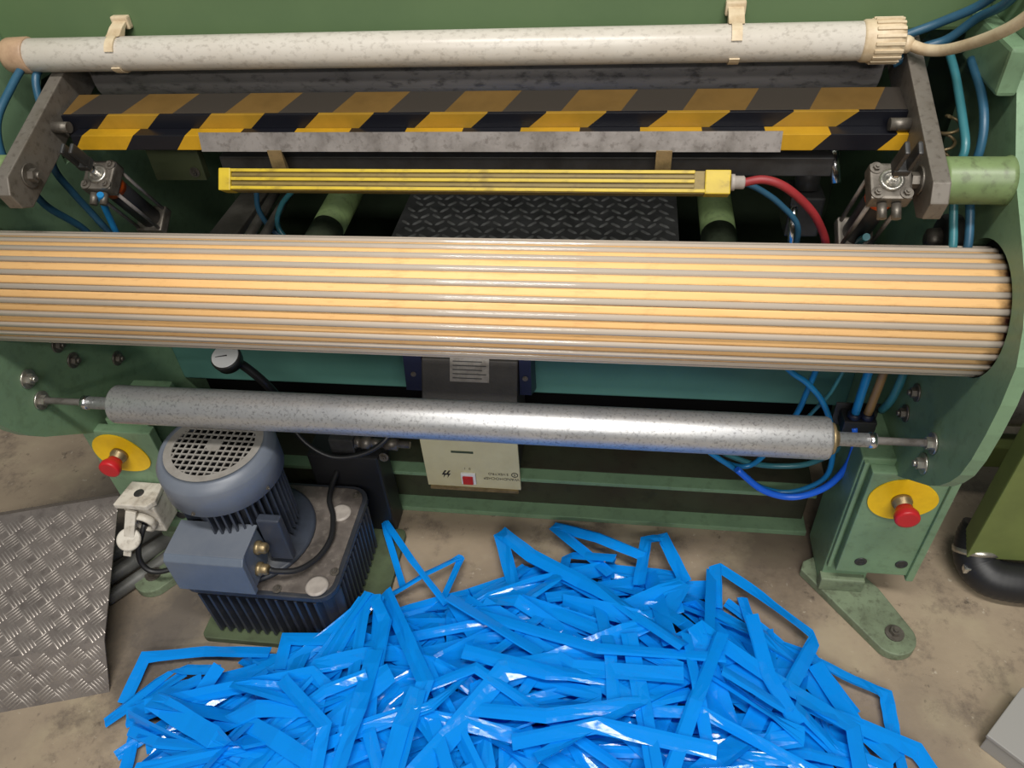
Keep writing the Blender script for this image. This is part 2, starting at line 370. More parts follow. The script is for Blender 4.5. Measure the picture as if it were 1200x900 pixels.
# legs
for cxl, cxr, colx0, colx1 in ((.504,.660,.487,.585), (-1.182,-1.016,-1.13,-1.03)):
    leg = box('leg', (colx0, 1.095, .024), (colx1, 1.23, .45), 'green', fr, .004)
    box('weld_block', (colx0-.004, 1.075, .024), (colx1-.006, 1.10, .065), 'footgreen', leg, .004)
    box('leg_cover', (cxl, 1.071, .106), (cxr, 1.096, .435), 'green', leg, .003)
    box('leg_flange', (cxl-.014, 1.085, .10), (cxl-.006, 1.13, .445), 'green', leg, .002)
    for q in (.28, .82):
        x = cxl+(cxr-cxl)*q; bm = newbm(); blathe(bm, (x, 1.0705, .148), (0,-1,0), [(0,.013),(.0015,.0125),(.0015,.008),(.0004,.0075)], 20)
        obj('cover_screw', bm, 'darkgrey', leg)
rl = [o for o in fr.children if o.name.startswith('leg') and W[o].translation.x > 0][0]
box('leg_side', (.652, 1.064, .095), (.668, 1.22, .53), 'green', rl, .003)
box('leg_upper_cover', (XR+.0235, 1.0715, .4345), (.652, 1.096, .53), 'green', rl, .002)
def foot(px, flip, parent):
    base = [(px-.175,1.128),(px-.166,1.152),(px-.14,1.166),(px-.09,1.17),(px-.05,1.145),(px-.008,1.09)]
    tip = circ((px-.003,.972), .047, 14, .35, -2.35, True)
    pl = base + tip
    if flip: pl = [(2*px - x, y) for x, y in pl]
    f = prism('foot', pl, 'z', 0, .024, 'footgreen', parent, bev=.003)
    bolt((px, .976, .024), (0,0,1), f, BOLTD, s=1.15)
foot(.628, False, fr); foot(-1.121, True, fr)
# crossbeams
box('crossbeam', (XL, 1.42, .285), (XR, 1.52, .66), 'teal', fr, .004)
lb = box('floor_beam', (XL+.13, 1.285, .015), (XR-.07, 1.44, .15), 'browngreen', fr, .003)
box('added_shade_sheet', (XL, 1.50, .0), (XR, 1.52, .30), 'blackmat', fr, .002)  # added black sheet, darkens the gap under the crossbeam and hides lit floor
box('beam_flange', (XL+.13, 1.25, .138), (XR-.065, 1.286, .15), 'green', lb, .002)
box('beam_flange', (XL+.13, 1.245, .0), (XR-.065, 1.30, .016), 'green', lb, .002)
box('upper_panel', (XL, 1.347, 1.168), (XR, 1.50, 2.0), 'panel', fr, .006)
box('back_panel', (XL, 1.95, .0), (XR, 2.0, 1.9), 'darkgreen', fr, .004)  # unseen back, carried down to the floor to shut out light from behind
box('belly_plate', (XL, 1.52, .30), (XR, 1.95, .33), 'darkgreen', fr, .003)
# tie tubes
for x in (-.665, .205):
    t = cyl('tie_tube', (x, 1.34, .715), (x, 1.95, .735), .037, 'palegreen', fr, n=28)
    cyl('tube_lower_end', (x, 1.30, .714), (x, 1.47, .719), .0375, 'footgreen', t, n=28)  # thin sleeve giving the tube a greyer lower end
# dark tread plate between the tie tubes
tp = box('tread_plate', (-.52, 1.40, .690), (.125, 1.80, .70), 'tread', fr, .001)
bm = newbm(); bm2 = [(-.015,0,0),(-.009,.0042,0),(.009,.0042,0),(.015,0,0),(.009,-.0042,0),(-.009,-.0042,0),(-.009,0,.0036),(.009,0,.0036)]
add_poly(bm, bm2, [(0,1,6),(1,2,7,6),(2,3,7),(3,4,7),(4,5,6,7),(5,0,6)], True); TREAD = mesh_of(bm, 'tread_bar', 'treadbar')
row = 0; y = 1.418
while y < 1.785:
    x = -.500 + (row % 2)*.013; k = 0
    while x < .108:
        link('tread_bar', TREAD, Matrix.Translation((x, y, .70)) @ Matrix.Rotation(.85 if k % 2 else -.7, 4, 'Z'), tp)
        x += .027; k += 1
    y += .030; row += 1

# ------------------------------------------------------------------ big striped roller
ry, rz = 1.0405, .847
ro = thing('striped_roller', (-.3, ry, rz), 'large roller with amber slats and grey lengthwise ribs across the machine', 'roller')
cyl('core', (XL-.012, ry, rz), (XR+.012, ry, rz), .092, 'rollend', ro, n=48)
NR = 25
bm = newbm(); L2 = (XR-XL)/2+.010
def sector(bm, r0, r1, a0, a1, x0, x1, n=4, smooth=True):
    rows = []
    for i in range(n+1):
        a = a0+(a1-a0)*i/n
        rows.append([bm.verts.new((x, r*math.sin(a), r*math.cos(a))) for x in (x0, x1) for r in (r0, r1)])
    for p, q in zip(rows, rows[1:]):
        for f, s in (((p[1],p[3],q[3],q[1]), smooth), ((p[0],q[0],q[2],p[2]), False), ((p[0],p[1],q[1],q[0]), False), ((p[2],q[2],q[3],p[3]), False)):
            bm.faces.new(f).smooth = s
    for e in (rows[0], rows[-1]): bm.faces.new((e[0], e[2], e[3], e[1]))
    return bm
pit = 2*PI/NR
SLAT = mesh_of(sector(bm, .0900, .0962, -pit*.27, pit*.27, -L2, L2-.002), 'slat', 'amber')
bm = newbm(); prof = []
for i in range(9):
    t = -1+2*i/8; a = t*pit*.235; r = .0950 + .0058*math.sqrt(max(0, 1-abs(t)**2.6)); prof.append((r, a))
rows = [[bm.verts.new((x, r*math.sin(a), r*math.cos(a))) for x in (-L2, L2)] for r, a in [(.088, -pit*.235)]+prof+[(.088, pit*.235)]]
for p, q in zip(rows, rows[1:]): bm.faces.new((p[0], p[1], q[1], q[0])).smooth = True
for e in (0, 1): bm.faces.new([r_[e] for r_ in rows])
RIB = mesh_of(bm, 'rib', 'rib')
for i in range(NR):
    mw = Matrix.Translation(((XL+XR)/2, ry, rz)) @ Matrix.Rotation(i*pit+.06, 4, 'X')
    link('slat', SLAT, mw, ro)
    link('rib', RIB, Matrix.Translation(((XL+XR)/2, ry, rz)) @ Matrix.Rotation((i+.5)*pit+.06, 4, 'X'), ro)

# ------------------------------------------------------------------ small idler roller
iy, iz = .998, .597
idl = thing('idler_roller', (-.3, iy, iz), 'small speckled silver roller on a thin rod below the striped roller', 'roller')
lathe('roller_shell', (-.985, iy, iz), (1,0,0), [(0,.031),(.002,.036),(.006,.0385),(1.356,.0385),(1.36,.0365),(1.362,.032)], 'galv', idl, 48)
cyl('shaft', (-1.056, iy, iz), (.455, iy, iz), .0125, 'galv', idl, n=24)
cyl('rod', (XL, iy, iz), (XR, iy, iz), .0068, 'steel', idl, n=16)
lathe('bearing_seal', (.3775, iy, iz), (1,0,0), [(0,.029),(.006,.028),(.006,.016),(.014,.014)], 'brass', idl)
for x, d in ((-1.056, 1), (.455, -1)): lathe('collar', (x, iy, iz), (d,0,0), [(0,.009),(.002,.0142),(.012,.0142),(.013,.0125)], 'chrome', idl)
for x, d in ((XL+.0006, 1), (XR-.0006, -1)): bolt((x, iy, iz), (d,0,0), idl, BOLT, 'end_nut')

# ------------------------------------------------------------------ dark upper roller
dk = thing('upper_roller', (-.3, 1.395, 1.108), 'dark grey roller behind the white tube above the hazard stripes', 'roller')
lathe('roller_shell', (-1.0, 1.395, 1.108), (1,0,0), [(0,.047),(.003,.052),(1.412,.052),(1.415,.047)], 'darkroll', dk, 48)
cyl('shaft', (-1.010, 1.395, 1.108), (.430, 1.395, 1.108), .016, 'steel', dk)

# ------------------------------------------------------------------ white tube lamp
ly, lz, lr = 1.30, 1.170, .0285
lm = thing('tube_lamp', (-.34, ly, lz), 'white tubular lamp with ridged end caps held by two beige clips', 'lamp')
lathe('tube', (-1.072, ly, lz), (1,0,0), [(0,lr*.9),(.004,lr),(1.445,lr),(1.449,lr*.9)], 'tube', lm, 36)
lathe('end_cap', (-1.112, ly, lz), (1,0,0), [(0,.020),(.004,.028),(.010,.0305),(.046,.0315),(.05,.0295)], 'beigedark', lm, 30)
rc = lathe('end_cap', (.355, ly, lz), (1,0,0), [(0,.029),(.004,.031),(.05,.032),(.058,.030),(.062,.022)], 'beige', lm, 30)
bm = newbm(); bbox(bm, (-.021,-.0025,-.0016), (.021,.0025,.0016), .0008); RG = mesh_of(bm, 'ridge', 'beige')
for i in range(18):
    a = 2*PI*i/18; link('ridge', RG, Matrix.Translation((.392, ly, lz)) @ Matrix.Rotation(a, 4, 'X') @ Matrix.Translation((0, 0, .0323)), rc)
lathe('cable_gland', (.415, ly, lz-.006), (1,0,0), [(0,.014),(.012,.013),(.018,.010)], 'beige', rc)
for x in (-.893, .165):
    prof = []
    for i in range(22):
        a = math.radians(-60 + 305*i/21 - 90)
        prof.append((ly+.0315*math.cos(a), lz+.0315*math.sin(a)))
    inn = [(ly+.0288*(p[0]-ly)/.0315, lz+.0288*(p[1]-lz)/.0315) for p in prof]
    c = prism('clip', prof+inn[::-1], 'x', x-.008, x+.008, 'beige', lm)
    prism('clip_tab', [(ly-.004,lz+.0305),(ly+.004,lz+.033),(ly+.018,lz+.040),(ly+.036,lz+.045),(ly+.038,lz+.039),(ly+.026,lz+.034),(ly+.016,lz+.024)], 'x', x-.0125, x+.0125, 'beige', c, bev=.0015)
    box('clip_foot', (x-.016, ly+.034, lz+.030), (x+.016, ly+.047, lz+.052), 'beige', c, .003)
tag(tube('lamp_cable', [(.428,1.30,1.164),(.448,1.28,1.162),(.468,1.25,1.172),(.487,1.20,1.200),(.499,1.155,1.229),(.508,1.13,1.253),(.516,1.11,1.28),(.52,1.10,1.34)], .0085, 'beige'), 'cream cable leaving the right end of the white tube lamp', 'cable')

# ------------------------------------------------------------------ swing arms
def lever(x0, x1, label):
    a = math.radians(19.5); p0 = Vector((1.104, 1.036)); d = Vector((math.cos(a), math.sin(a))); n = Vector((-d.y, d.x))
    pl = [p0-d*.058-n*.018, p0-d*.040-n*.036, p0+d*.33-n*.036, p0+d*.335+n*.036, p0-d*.036+n*.034, p0-d*.058+n*.014]
    t = thing('swing_arm', ((x0+x1)/2, 1.104, 1.036), label, 'lever', 'flat steel swing arms')
    prism('arm_plate', [tuple(q) for q in pl], 'x', x0, x1, 'lever', t, bev=.002)
    s = 1 if x0 < -.3 else -1
    bolt(((x1 if s > 0 else x0), 1.104, 1.036), (s,0,0), t, BOLTD, s=1.2)
    bm = newbm(); bcyl(bm, ((x1 if s > 0 else x0), 1.21, 1.075), ((x1 if s > 0 else x0)+s*.03, 1.21, 1.075), .010, n=14); obj('pin', bm, 'castgrey', t)
lever(-1.037, -1.012, 'flat steel swing arm at the left end of the hazard-striped guard')
lever(.432, .457, 'flat steel swing arm at the right end of the hazard-striped guard')

# ------------------------------------------------------------------ hazard striped guard
YC, KC = sr(184,140,28), sr(16,17,24)
gd = thing('hazard_guard', (-.29, 1.22, 1.04), 'yellow and black striped steel guard spanning between the two swing arms', 'guard')
M['hz1'] = hazard('hazard_lower', .295, .9, YC, KC, 2); M['hz2'] = hazard('hazard_middle', .055, 1.2, sr(154,118,36), KC, 2)
M['hz3'] = hazard('hazard_faded', -.005, .42, sr(104,80,42), sr(56,51,46), 1)
box('lower_bar', (-.98, 1.200, 1.037), (.432, 1.229, 1.064), 'hz1', gd, .0012)
box('middle_strip', (-1.005, 1.230, 1.050), (.432, 1.238, 1.088), 'hz2', gd, .001)
prism('upper_plate', [(1.236,1.088),(1.300,1.0985),(1.300,1.093),(1.236,1.082)], 'x', -1.005, .432, 'hz3', gd, bev=.0008)
st = prism('deflector_strip', [(1.172,1.0475),(1.180,1.078),(1.183,1.077),(1.175,1.0467)], 'x', -.722, .24, 'steel')
tag(st, 'thin bare steel strip fixed in front of the hazard stripes', 'metal strip')
box('under_bar', (-.72, 1.215, .985), (.335, 1.24, 1.018), 'darkgrey', gd, .002)

# ------------------------------------------------------------------ yellow antistatic bar
ab = thing('antistatic_bar', (-.27, 1.165, 1.0), 'long soiled yellow ribbed bar hanging below the steel strip', 'bar')
A = rotx((0, 1.165, 1.003), math.radians(-38))
yy, zz = 1.165, 1.003
def ybar(name, x0, x1, y0, y1, z0, z1, m, parent, bev=.0008): return box(name, (x0, yy+y0, zz+z0), (x1, yy+y1, zz+z1), m, parent, bev, A)
body = ybar('bar_body', -.690, .165, -.0125, .0125, -.024, .012, 'yellowold', ab)
ybar('rail', -.672, .150, -.0125, .0125, .012, .0185, 'yellow', body) if False else None
# outward face: ribs run along the bar on the side facing the operator
for k, z in enumerate((-.020, -.0125, -.005, .0025, .0095)):
    m = 'yellow' if k in (0, 2, 4) else 'yellowold'
    ybar('rail', -.672, .112 + (.02 if k == 0 else 0), -.0175 if k % 2 == 0 else -.0145, -.0125, z-.0026, z+.0026, m, body)
ybar('end_cap', -.694, -.672, -.0185, .0125, -.025, .013, 'yellow', ab, .002)
ybar('end_block', .128, .168, -.0185, .0128, -.025, .013, 'yellow', ab, .002)
lathe('cable_gland', (.168, 1.152, 1.006), (1,0,0), [(0,.013),(.006,.013),(.007,.0105),(.02,.0105),(.022,.0085)], 'capgrey', ab)
for x in (-.59, .062):
    prism('hanger', [(1.170,1.050),(1.173,1.050),(1.186,1.0),(1.176,.995),(1.172,1.02)], 'x', x-.0125, x+.0125, 'brass', ab)
tag(tube('red_hose', [(.186,1.151,1.006),(.218,1.150,1.012),(.252,1.150,1.000),(.293,1.160,.963),(.322,1.170,.924),(.345,1.180,.872),(.35,1.19,.80)], .0068, 'redhose'), 'red rubber hose curving down from the yellow bar', 'hose')

# ------------------------------------------------------------------ pneumatic cylinders
def pcyl(x, head, tail, label):
    h, t = Vector((x,)+head), Vector((x,)+tail); d = (t-h).normalized(); e = Vector((1,0,0)); f = d.cross(e)
    r = thing('pneumatic_cylinder', h, label, 'cylinder', 'pneumatic cylinders beside the swing arms')
    mx = basis(h, e, f, d)
    def bx(nm, lo, hi, m, bev=.002, par=None): return obj(nm, bbox(newbm(), lo, hi, bev, mx), m, par or r)
    L = (t-h).length
    hd = bx('head_block', (-.029,-.029,0), (.029,.029,.028), 'castgrey', .004)
    for a in (-1, 1):
        for b in (-1, 1):
            p = mx @ Vector((a*.020, b*.020, 0)); bolt(p, -d, hd, SCREW, 'screw', 1.0)
            obj('tie_rod', bcyl(newbm(), mx @ Vector((a*.022, b*.022, .028)), mx @ Vector((a*.022, b*.022, L-.022)), .0035, n=10), 'steel', r)
    obj('barrel', bcyl(newbm(), mx @ Vector((0,0,.028)), mx @ Vector((0,0,L-.022)), .021, n=24), 'black', r)
    bx('end_block', (-.028,-.028,L-.024), (.028,.028,L), 'castgrey', .004)
    obj('nose_ring', blathe(newbm(), mx @ Vector((0,0,0)), -d, [(0,.0175),(.004,.0175),(.005,.012),(.002,.011)], 24), 'zinc', r)
    rd = obj('piston_rod', bcyl(newbm(), h, h - d*.035, .0065, n=14), 'chrome', r)
    bx('clevis', (-.012,-.010,-.088), (-.005,.010,-.040), 'darkgrey', .003); bx('clevis', (.005,-.010,-.088), (.012,.010,-.040), 'darkgrey', .003)
    bx('clevis_nut', (-.0115,-.0115,-.044), (.0115,.0115,-.030), 'darkgrey', .003)
    obj('label_band', bcyl(newbm(), mx @ Vector((0,0,.03)), mx @ Vector((0,0,.052)), .0216, n=24), 'orange', r)
    for s in (-.5, .5):
        obj('fitting', bcyl(newbm(), mx @ Vector((s*.02, .03, .014)), mx @ Vector((s*.02, .052, .018)), .007, n=12), 'castgrey', r)
    return mx
pcyl(.385, (1.085, 1.045), (1.19, .885), 'pneumatic cylinder with dark head block near the right swing arm')
pcyl(-.955, (1.195, .992), (1.30, .83), 'pneumatic cylinder with orange band near the left swing arm')

# ------------------------------------------------------------------ hoses
def hose(name, pts, r, m, label, cat='hose'): return tag(tube(name, pts, r, m), label, cat)
hose('air_hose', [(.36,1.332,1.135),(.404,1.332,1.156),(.438,1.332,1.170),(.477,1.325,1.189),(.518,1.30,1.222),(.535,1.25,1.28),(.538,1.22,1.36)], .007, 'dullhose', 'blue hose emerging behind the lamp cap, upper of the two at top right')
hose('air_hose', [(.42,1.325,1.125),(.457,1.325,1.149),(.490,1.32,1.164),(.515,1.30,1.20),(.532,1.25,1.24),(.538,1.2,1.32)], .007, 'dullhose', 'dark blue hose emerging behind the lamp cable, lower of the two at top right')
hose('air_hose', [(.500,1.327,1.143),(.500,1.270,1.124),(.500,1.196,1.088),(.500,1.155,1.061),(.497,1.149,1.02),(.502,1.12,.97),(.505,1.09,.926),(.51,1.1,.87)], .0065, 'tealhose', 'teal hose passing behind the right pivot sleeve, nearer the swing arm')
hose('air_hose', [(.520,1.285,1.145),(.520,1.210,1.121),(.520,1.168,1.092),(.520,1.152,1.058),(.518,1.149,1.017),(.522,1.11,.972),(.524,1.085,.924),(.52,1.1,.87)], .0065, 'dullhose', 'dull blue hose passing behind the right pivot sleeve, nearer the side plate')
hose('air_hose', [(.188,1.200,.984),(.223,1.200,.969),(.262,1.200,.941),(.297,1.200,.899),(.30,1.2,.83)], .005, 'dullhose', 'thin blue hose drooping under the red hose')
hose('air_hose', [(-1.080,1.30,1.16),(-1.080,1.240,1.139),(-1.085,1.170,1.098),(-1.090,1.152,1.03),(-1.080,1.17,.96),(-1.080,1.188,.923),(-1.080,1.243,.848),(-1.07,1.26,.78)], .007, 'dullhose', 'dull blue hose along the left side plate, outer of the two')
hose('air_hose', [(-1.060,1.32,1.15),(-1.060,1.276,1.133),(-1.060,1.250,1.057),(-1.060,1.220,.995),(-1.060,1.237,.933),(-1.060,1.261,.873),(-1.05,1.28,.80)], .007, 'dullhose', 'dull blue hose along the left side plate, inner of the two')
hose('air_hose', [(-.945,1.165,.968),(-.96,1.18,.93),(-.975,1.198,.863),(-.98,1.2,.79)], .006, 'bluehose', 'short blue hose below the left pneumatic cylinder')
hose('air_hose', [(-.797,1.450,.86),(-.797,1.450,.829),(-.806,1.450,.780),(-.790,1.450,.731),(-.762,1.450,.704),(-.74,1.45,.66)], .006, 'dullhose', 'dark blue hose in the gap left of the tie tube, bending right')
hose('air_hose', [(-.70,1.45,.86),(-.708,1.450,.833),(-.748,1.450,.792),(-.769,1.445,.744),(-.741,1.43,.705),(-.70,1.43,.67)], .006, 'tealhose', 'teal hose in the gap left of the tie tube, curling under the yellow bar')
hose('air_hose', [(.385,1.12,.93),(.386,1.15,.90),(.39,1.17,.84)], .006, 'tealhose', 'short teal hose below the right pneumatic cylinder')
hose('air_hose', [(.30,1.2,.62),(.339,1.180,.591),(.371,1.180,.566),(.407,1.180,.523),(.438,1.180,.460),(.459,1.180,.386),(.465,1.180,.305),(.438,1.180,.261),(.388,1.180,.236),(.330,1.180,.251),(.277,1.180,.298),(.216,1.180,.348),(.15,1.2,.39)], .006, 'bluehose', 'long blue hose looping round the right end of the small roller')
hose('air_hose', [(.475,1.17,.68),(.475,1.170,.607),(.475,1.170,.554),(.476,1.170,.490)], .0085, 'bluehose', 'blue hose plugged into the black connector block')
hose('air_hose', [(.502,1.17,.68),(.502,1.170,.600),(.501,1.170,.551),(.499,1.170,.490)], .0085, 'brownhose', 'brown hose plugged into the black connector block')
hose('air_hose', [(.40,1.22,.62),(.395,1.220,.559),(.389,1.220,.503),(.382,1.220,.449),(.360,1.220,.376),(.311,1.220,.276),(.24,1.21,.30),(.19,1.22,.36)], .006, 'bluehose', 'blue hose running straight down behind the small roller end')
hose('air_hose', [(.478,1.160,.471),(.492,1.160,.409),(.488,1.160,.344),(.458,1.160,.280),(.400,1.160,.245),(.334,1.160,.262),(.27,1.165,.32)], .0075, 'vividhose', 'vivid blue hose looping down from the black connector block')
hose('air_hose', [(.445,1.2,.61),(.438,1.200,.570),(.427,1.200,.519),(.408,1.200,.475),(.39,1.21,.42)], .004, 'tealhose', 'thin teal hose crossing the blue loop below the striped roller')
hose('air_hose', [(.533,1.17,.68),(.533,1.160,.610),(.529,1.160,.549),(.527,1.18,.50)], .008, 'tealhose', 'short teal hose against the right side plate')
hose('air_hose', [(.25,1.23,.30),(.313,1.230,.272),(.379,1.235,.262),(.441,1.230,.283),(.490,1.220,.35),(.50,1.21,.43)], .0065, 'tealhose', 'teal hose sagging behind the blue loop above the floor beam')
cb = thing('connector_block', (.488, 1.17, .44), 'black push-in connector block with two hoses below the striped roller', 'connector')
box('block_body', (.455, 1.155, .455), (.518, 1.195, .488), 'black', cb, .003)
for x in (.475, .500): lathe('collet', (x, 1.170, .486), (0,0,1), [(0,.013),(.010,.013),(.014,.0105)], 'navy', cb)
box('mount_plate', (.445, 1.196, .44), (.53, 1.20, .50), 'darkgrey', cb, .001)

# ------------------------------------------------------------------ clutter inside the machine
g = thing('guide_rail', (-.85, 1.4, .7), 'grey slanted guide rails in the shadow left of the tie tube', 'rail')
box('rail_bar', (-.90, 1.34, .74), (-.835, 1.75, .76), 'guidegrey', g, .003)
cyl('rail_rod', (-.815, 1.30, .74), (-.815, 1.72, .77), .011, 'guidegrey', g); cyl('rail_rod', (-.785, 1.30, .735), (-.785, 1.66, .76), .010, 'guidegrey', g)
b1 = thing('mounting_plate', (-.95, 1.40, .84), 'olive mounting plate in the shadow behind the left pneumatic cylinder', 'plate')
box('plate', (-.995, 1.41, .87), (-.88, 1.43, .945), 'drabolive', b1, .002); bolt((-.90, 1.409, .89), (0,-1,0), b1, SCREW, 'screw', 1.2)
v = thing('valve', (.33, 1.33, .86), 'small grey valve with silver clips beside the red hose', 'valve')
box('valve_body', (.30, 1.30, .82), (.36, 1.37, .90), 'darkgrey', v, .004); cyl('solenoid', (.33, 1.33, .90), (.33, 1.35, .95), .022, 'darkgrey', v)
cyl('silver_clip', (.37, 1.30, .93), (.36, 1.33, .985), .0085, 'chrome', v, n=12); cyl('silver_clip', (.305, 1.25, .83), (.30, 1.27, .90), .007, 'chrome', v, n=12)
box('valve_plate', (.305, 1.32, .945), (.355, 1.36, .952), 'guidegrey', v, .001)
k = thing('shaft_bearing', (.50, 1.20, .86), 'black round bearing cap on the right side plate above the striped roller', 'bearing')
lathe('cap', (XR, 1.19, .885), (-1,0,0), [(0,.042),(.02,.042),(.026,.036)], 'darkgrey', k); lathe('hub', (XR-.026, 1.19, .885), (-1,0,0), [(0,.02),(.018,.018),(.022,.01)], 'castgrey', k)
sp_ = thing('coil_spring', (.515, 1.22, 1.0), 'rusty coil spring behind the right swing arm', 'spring')
pts = [(.508+.012*math.cos(i*.9), 1.245+.012*math.sin(i*.9), .975+.004*i) for i in range(26)]
tube('coil', pts, .0028, 'brass', sp_, 6, 4)

# ------------------------------------------------------------------ emergency stops
def estop(cx_, cz_, label, ang):
    y = 1.0705; e = thing('emergency_stop', (cx_, y, cz_), label, 'emergency stop', 'emergency stop buttons on the legs')
    pl = []
    for i in range(44):
        t = 2*PI*i/44; r = .060*(1+.10*max(0, math.cos(t))**3); px, pz = 1.06*r*math.cos(t), r*math.sin(t)*(1-.12*max(0, math.cos(t)))
        pl.append((cx_+px*math.cos(ang)-pz*math.sin(ang), cz_+px*math.sin(ang)+pz*math.cos(ang)))
    prism('sign_disc', pl, 'y', y-.003, y, 'signyellow', e, bev=.0006)
    lathe('collar', (cx_, y-.003, cz_), (0,-1,0), [(0,.0195),(.008,.0195),(.010,.0165),(.022,.0165)], 'brass', e)
    lathe('button', (cx_, y-.024, cz_), (0,-1,0), [(0,.0165),(.006,.017),(.012,.021),(.017,.0235),(.027,.0235),(.0295,.0222),(.0303,.018)], 'red', e, 32)
estop(.575, .362, 'red emergency stop on yellow disc on the right leg', -.1)
estop(-1.113, .366, 'red emergency stop on yellow disc on the left leg beside the motor', -.45)

# ------------------------------------------------------------------ cream power supply unit
ps = thing('power_supply', (-.36, 1.33, .05), 'power supply unit with cream front panel and red square switch', 'power supply')
prism('housing', [(1.249,.165),(1.249,.285),(1.345,.45),(1.42,.45),(1.42,.165)], 'x', -.456, -.226, 'blackbox', ps, bev=.003)
fp = box('front_panel', (-.461, 1.240, .117), (-.223, 1.249, .289), 'cream', ps, .0015)
box('bottom_ledge', (-.455, 1.235, .108), (-.229, 1.249, .117), 'brass', ps, .001)
for x0, x1 in ((-.502,-.458), (-.224,-.196)):
    f = prism('side_bracket', [(1.33,.36),(1.352,.462),(1.42,.462),(1.42,.30)], 'x', x0, x1, 'navy', ps)
    bolt(((x0+x1)/2, 1.338, .405), (0,-.97,.25), f, SCREW, 'screw', .7)
F = lambda x, z, dy=0.: basis(Vector((x, 1.2398-dy, z)), Vector((-1,0,0)), Vector((0,0,-1)), Vector((0,-1,0)))
box('slot', (-.388, 1.2385, .243), (-.333, 1.2405, .2495), 'darkgreen', fp, .0005)
sw = box('switch_frame', (-.371, 1.232, .136), (-.334, 1.240, .174), 'white', fp, .002)
box('switch_rocker', (-.366, 1.227, .140), (-.340, 1.233, .167), 'red', sw, .002)
text('lettering', 'WANDHOCHSP', .0125, F(-.270, .156), 'black', fp)
text('lettering', 'S.VEKTRO', .0115, F(-.277, .173), 'black', fp)
bm = newbm(); bprism(bm, circ((-.236,.1725), .0085, 24), 'y', 1.2392, 1.2401, holes=(circ((-.236,.1725), .0066, 24),)); obj('emblem_ring', bm, 'black', fp)
text('emblem', 'S', .011, F(-.236, .1725), 'black', fp)
bm = newbm()
for dx in (0, .010):
    bprism(bm, [(-.412+dx,.176),(-.407+dx,.176),(-.414+dx,.165),(-.408+dx,.165),(-.418+dx,.148),(-.415+dx,.160),(-.421+dx,.160)], 'y', 1.2391, 1.2401)
obj('flash_symbol', bm, 'black', fp)
text('lettering', '0   I', .010, F(-.353, .187), 'black', fp)
sl = Vector((0, .096, .165)).normalized(); nn = Vector((0, -sl.z, sl.y))
mxl = basis(Vector((-.340, 1.3335, .4305)), Vector((1,0,0)), sl, nn)
lbp = obj('rating_label', bbox(newbm(), (-.047,-.030,0), (.047,.030,.002), .0008, mxl), 'labelgrey', ps)
for i in range(5):
    obj('print_line', bbox(newbm(), (-.040,-.022+i*.010,.002), (.030+.01*(i%2),-.0195+i*.010,.0023), 0, mxl), 'darkgrey', lbp)

# ------------------------------------------------------------------ pressure gauge
pg = thing('pressure_gauge', (-.86, 1.22, .53), 'round white-faced pressure gauge under the left part of the striped roller', 'gauge')
gp = Vector((-.868, 1.225, .535)); gdn = Vector((.02, -.35, .94)).normalized()
lathe('case', gp, -gdn, [(-.004,.032),(0,.034),(.004,.034),(.024,.031),(.026,.012)], 'darkgrey', pg, 32)
lathe('dial', gp+gdn*.0042, gdn, [(0,.0305),(.0015,.0305),(.002,.029)], 'white', pg, 32)
u_, v_ = frame(gdn)
bm = newbm(); bcyl(bm, gp+gdn*.0075-u_*.005, gp+gdn*.0075+u_*.02+v_*.006, .0014, .0006, 8); obj('needle', bm, 'black', pg)
tube('stem', [gp-gdn*.024, gp-gdn*.05+Vector((.015,.01,0)), gp+Vector((.05,.03,-.10)), gp+Vector((.06,.05,-.17))], .011, 'black', pg)

# ------------------------------------------------------------------ oil tank and electric motor
tk = thing('oil_tank', (-.75, .98, 0), 'black ribbed oil tank on a green base plate under the motor', 'tank')
T0, T1, U0, U1, TH = -.926, -.572, .838, 1.15, .202
def rrect(x0, x1, y0, y1, r, n=6):
    out = []
    for cx_, cy_, a in ((x1-r, y1-r, 0), (x0+r, y1-r, PI/2), (x0+r, y0+r, PI), (x1-r, y0+r, 1.5*PI)):
        out += [(cx_+r*math.cos(a+PI/2*i/(n-1)), cy_+r*math.sin(a+PI/2*i/(n-1))) for i in range(n)]
    return out
prism('base_plate', rrect(T0-.002, T1+.055, U0-.012, U1+.02, .015), 'z', 0, .018, 'basegreen', tk, bev=.002)
tb = prism('tank_body', rrect(T0+.018, T1-.018, U0+.018, U1-.018, .035), 'z', .018, TH-.012, 'tankblack', tk)
prism('rim', rrect(T0, T1, U0, U1, .042), 'z', TH-.016, TH, 'tankblack', tk, bev=.003)
top = prism('lid', rrect(T0+.010, T1-.010, U0+.010, U1-.010, .036), 'z', TH-.002, TH+.003, 'tanktop', tk, bev=.001)
bm = newbm(); add_poly(bm, [(-.0065,.010,-.078),(.0065,.010,-.078),(.0028,-.013,-.078),(-.0028,-.013,-.078),(-.0065,.010,.078),(.0065,.010,.078),(.0028,-.018,.078),(-.0028,-.018,.078)],
    [(0,1,2,3),(4,7,6,5),(0,3,7,4),(1,5,6,2),(3,2,6,7)]); TF = mesh_of(bm, 'fin', 'tankblack')
zc = .104
for i in range(13):
    x = T0+.045+i*(T1-T0-.09)/12
    link('fin', TF, Matrix.Translation((x, U0+.018, zc)), tb)
for i in range(13):
    y = U0+.045+i*(U1-U0-.09)/12
    link('fin', TF, Matrix.Translation((T1-.018, y, zc)) @ Matrix.Rotation(PI/2, 4, 'Z'), tb)
    link('fin', TF, Matrix.Translation((T0+.018, y, zc)) @ Matrix.Rotation(-PI/2, 4, 'Z'), tb)
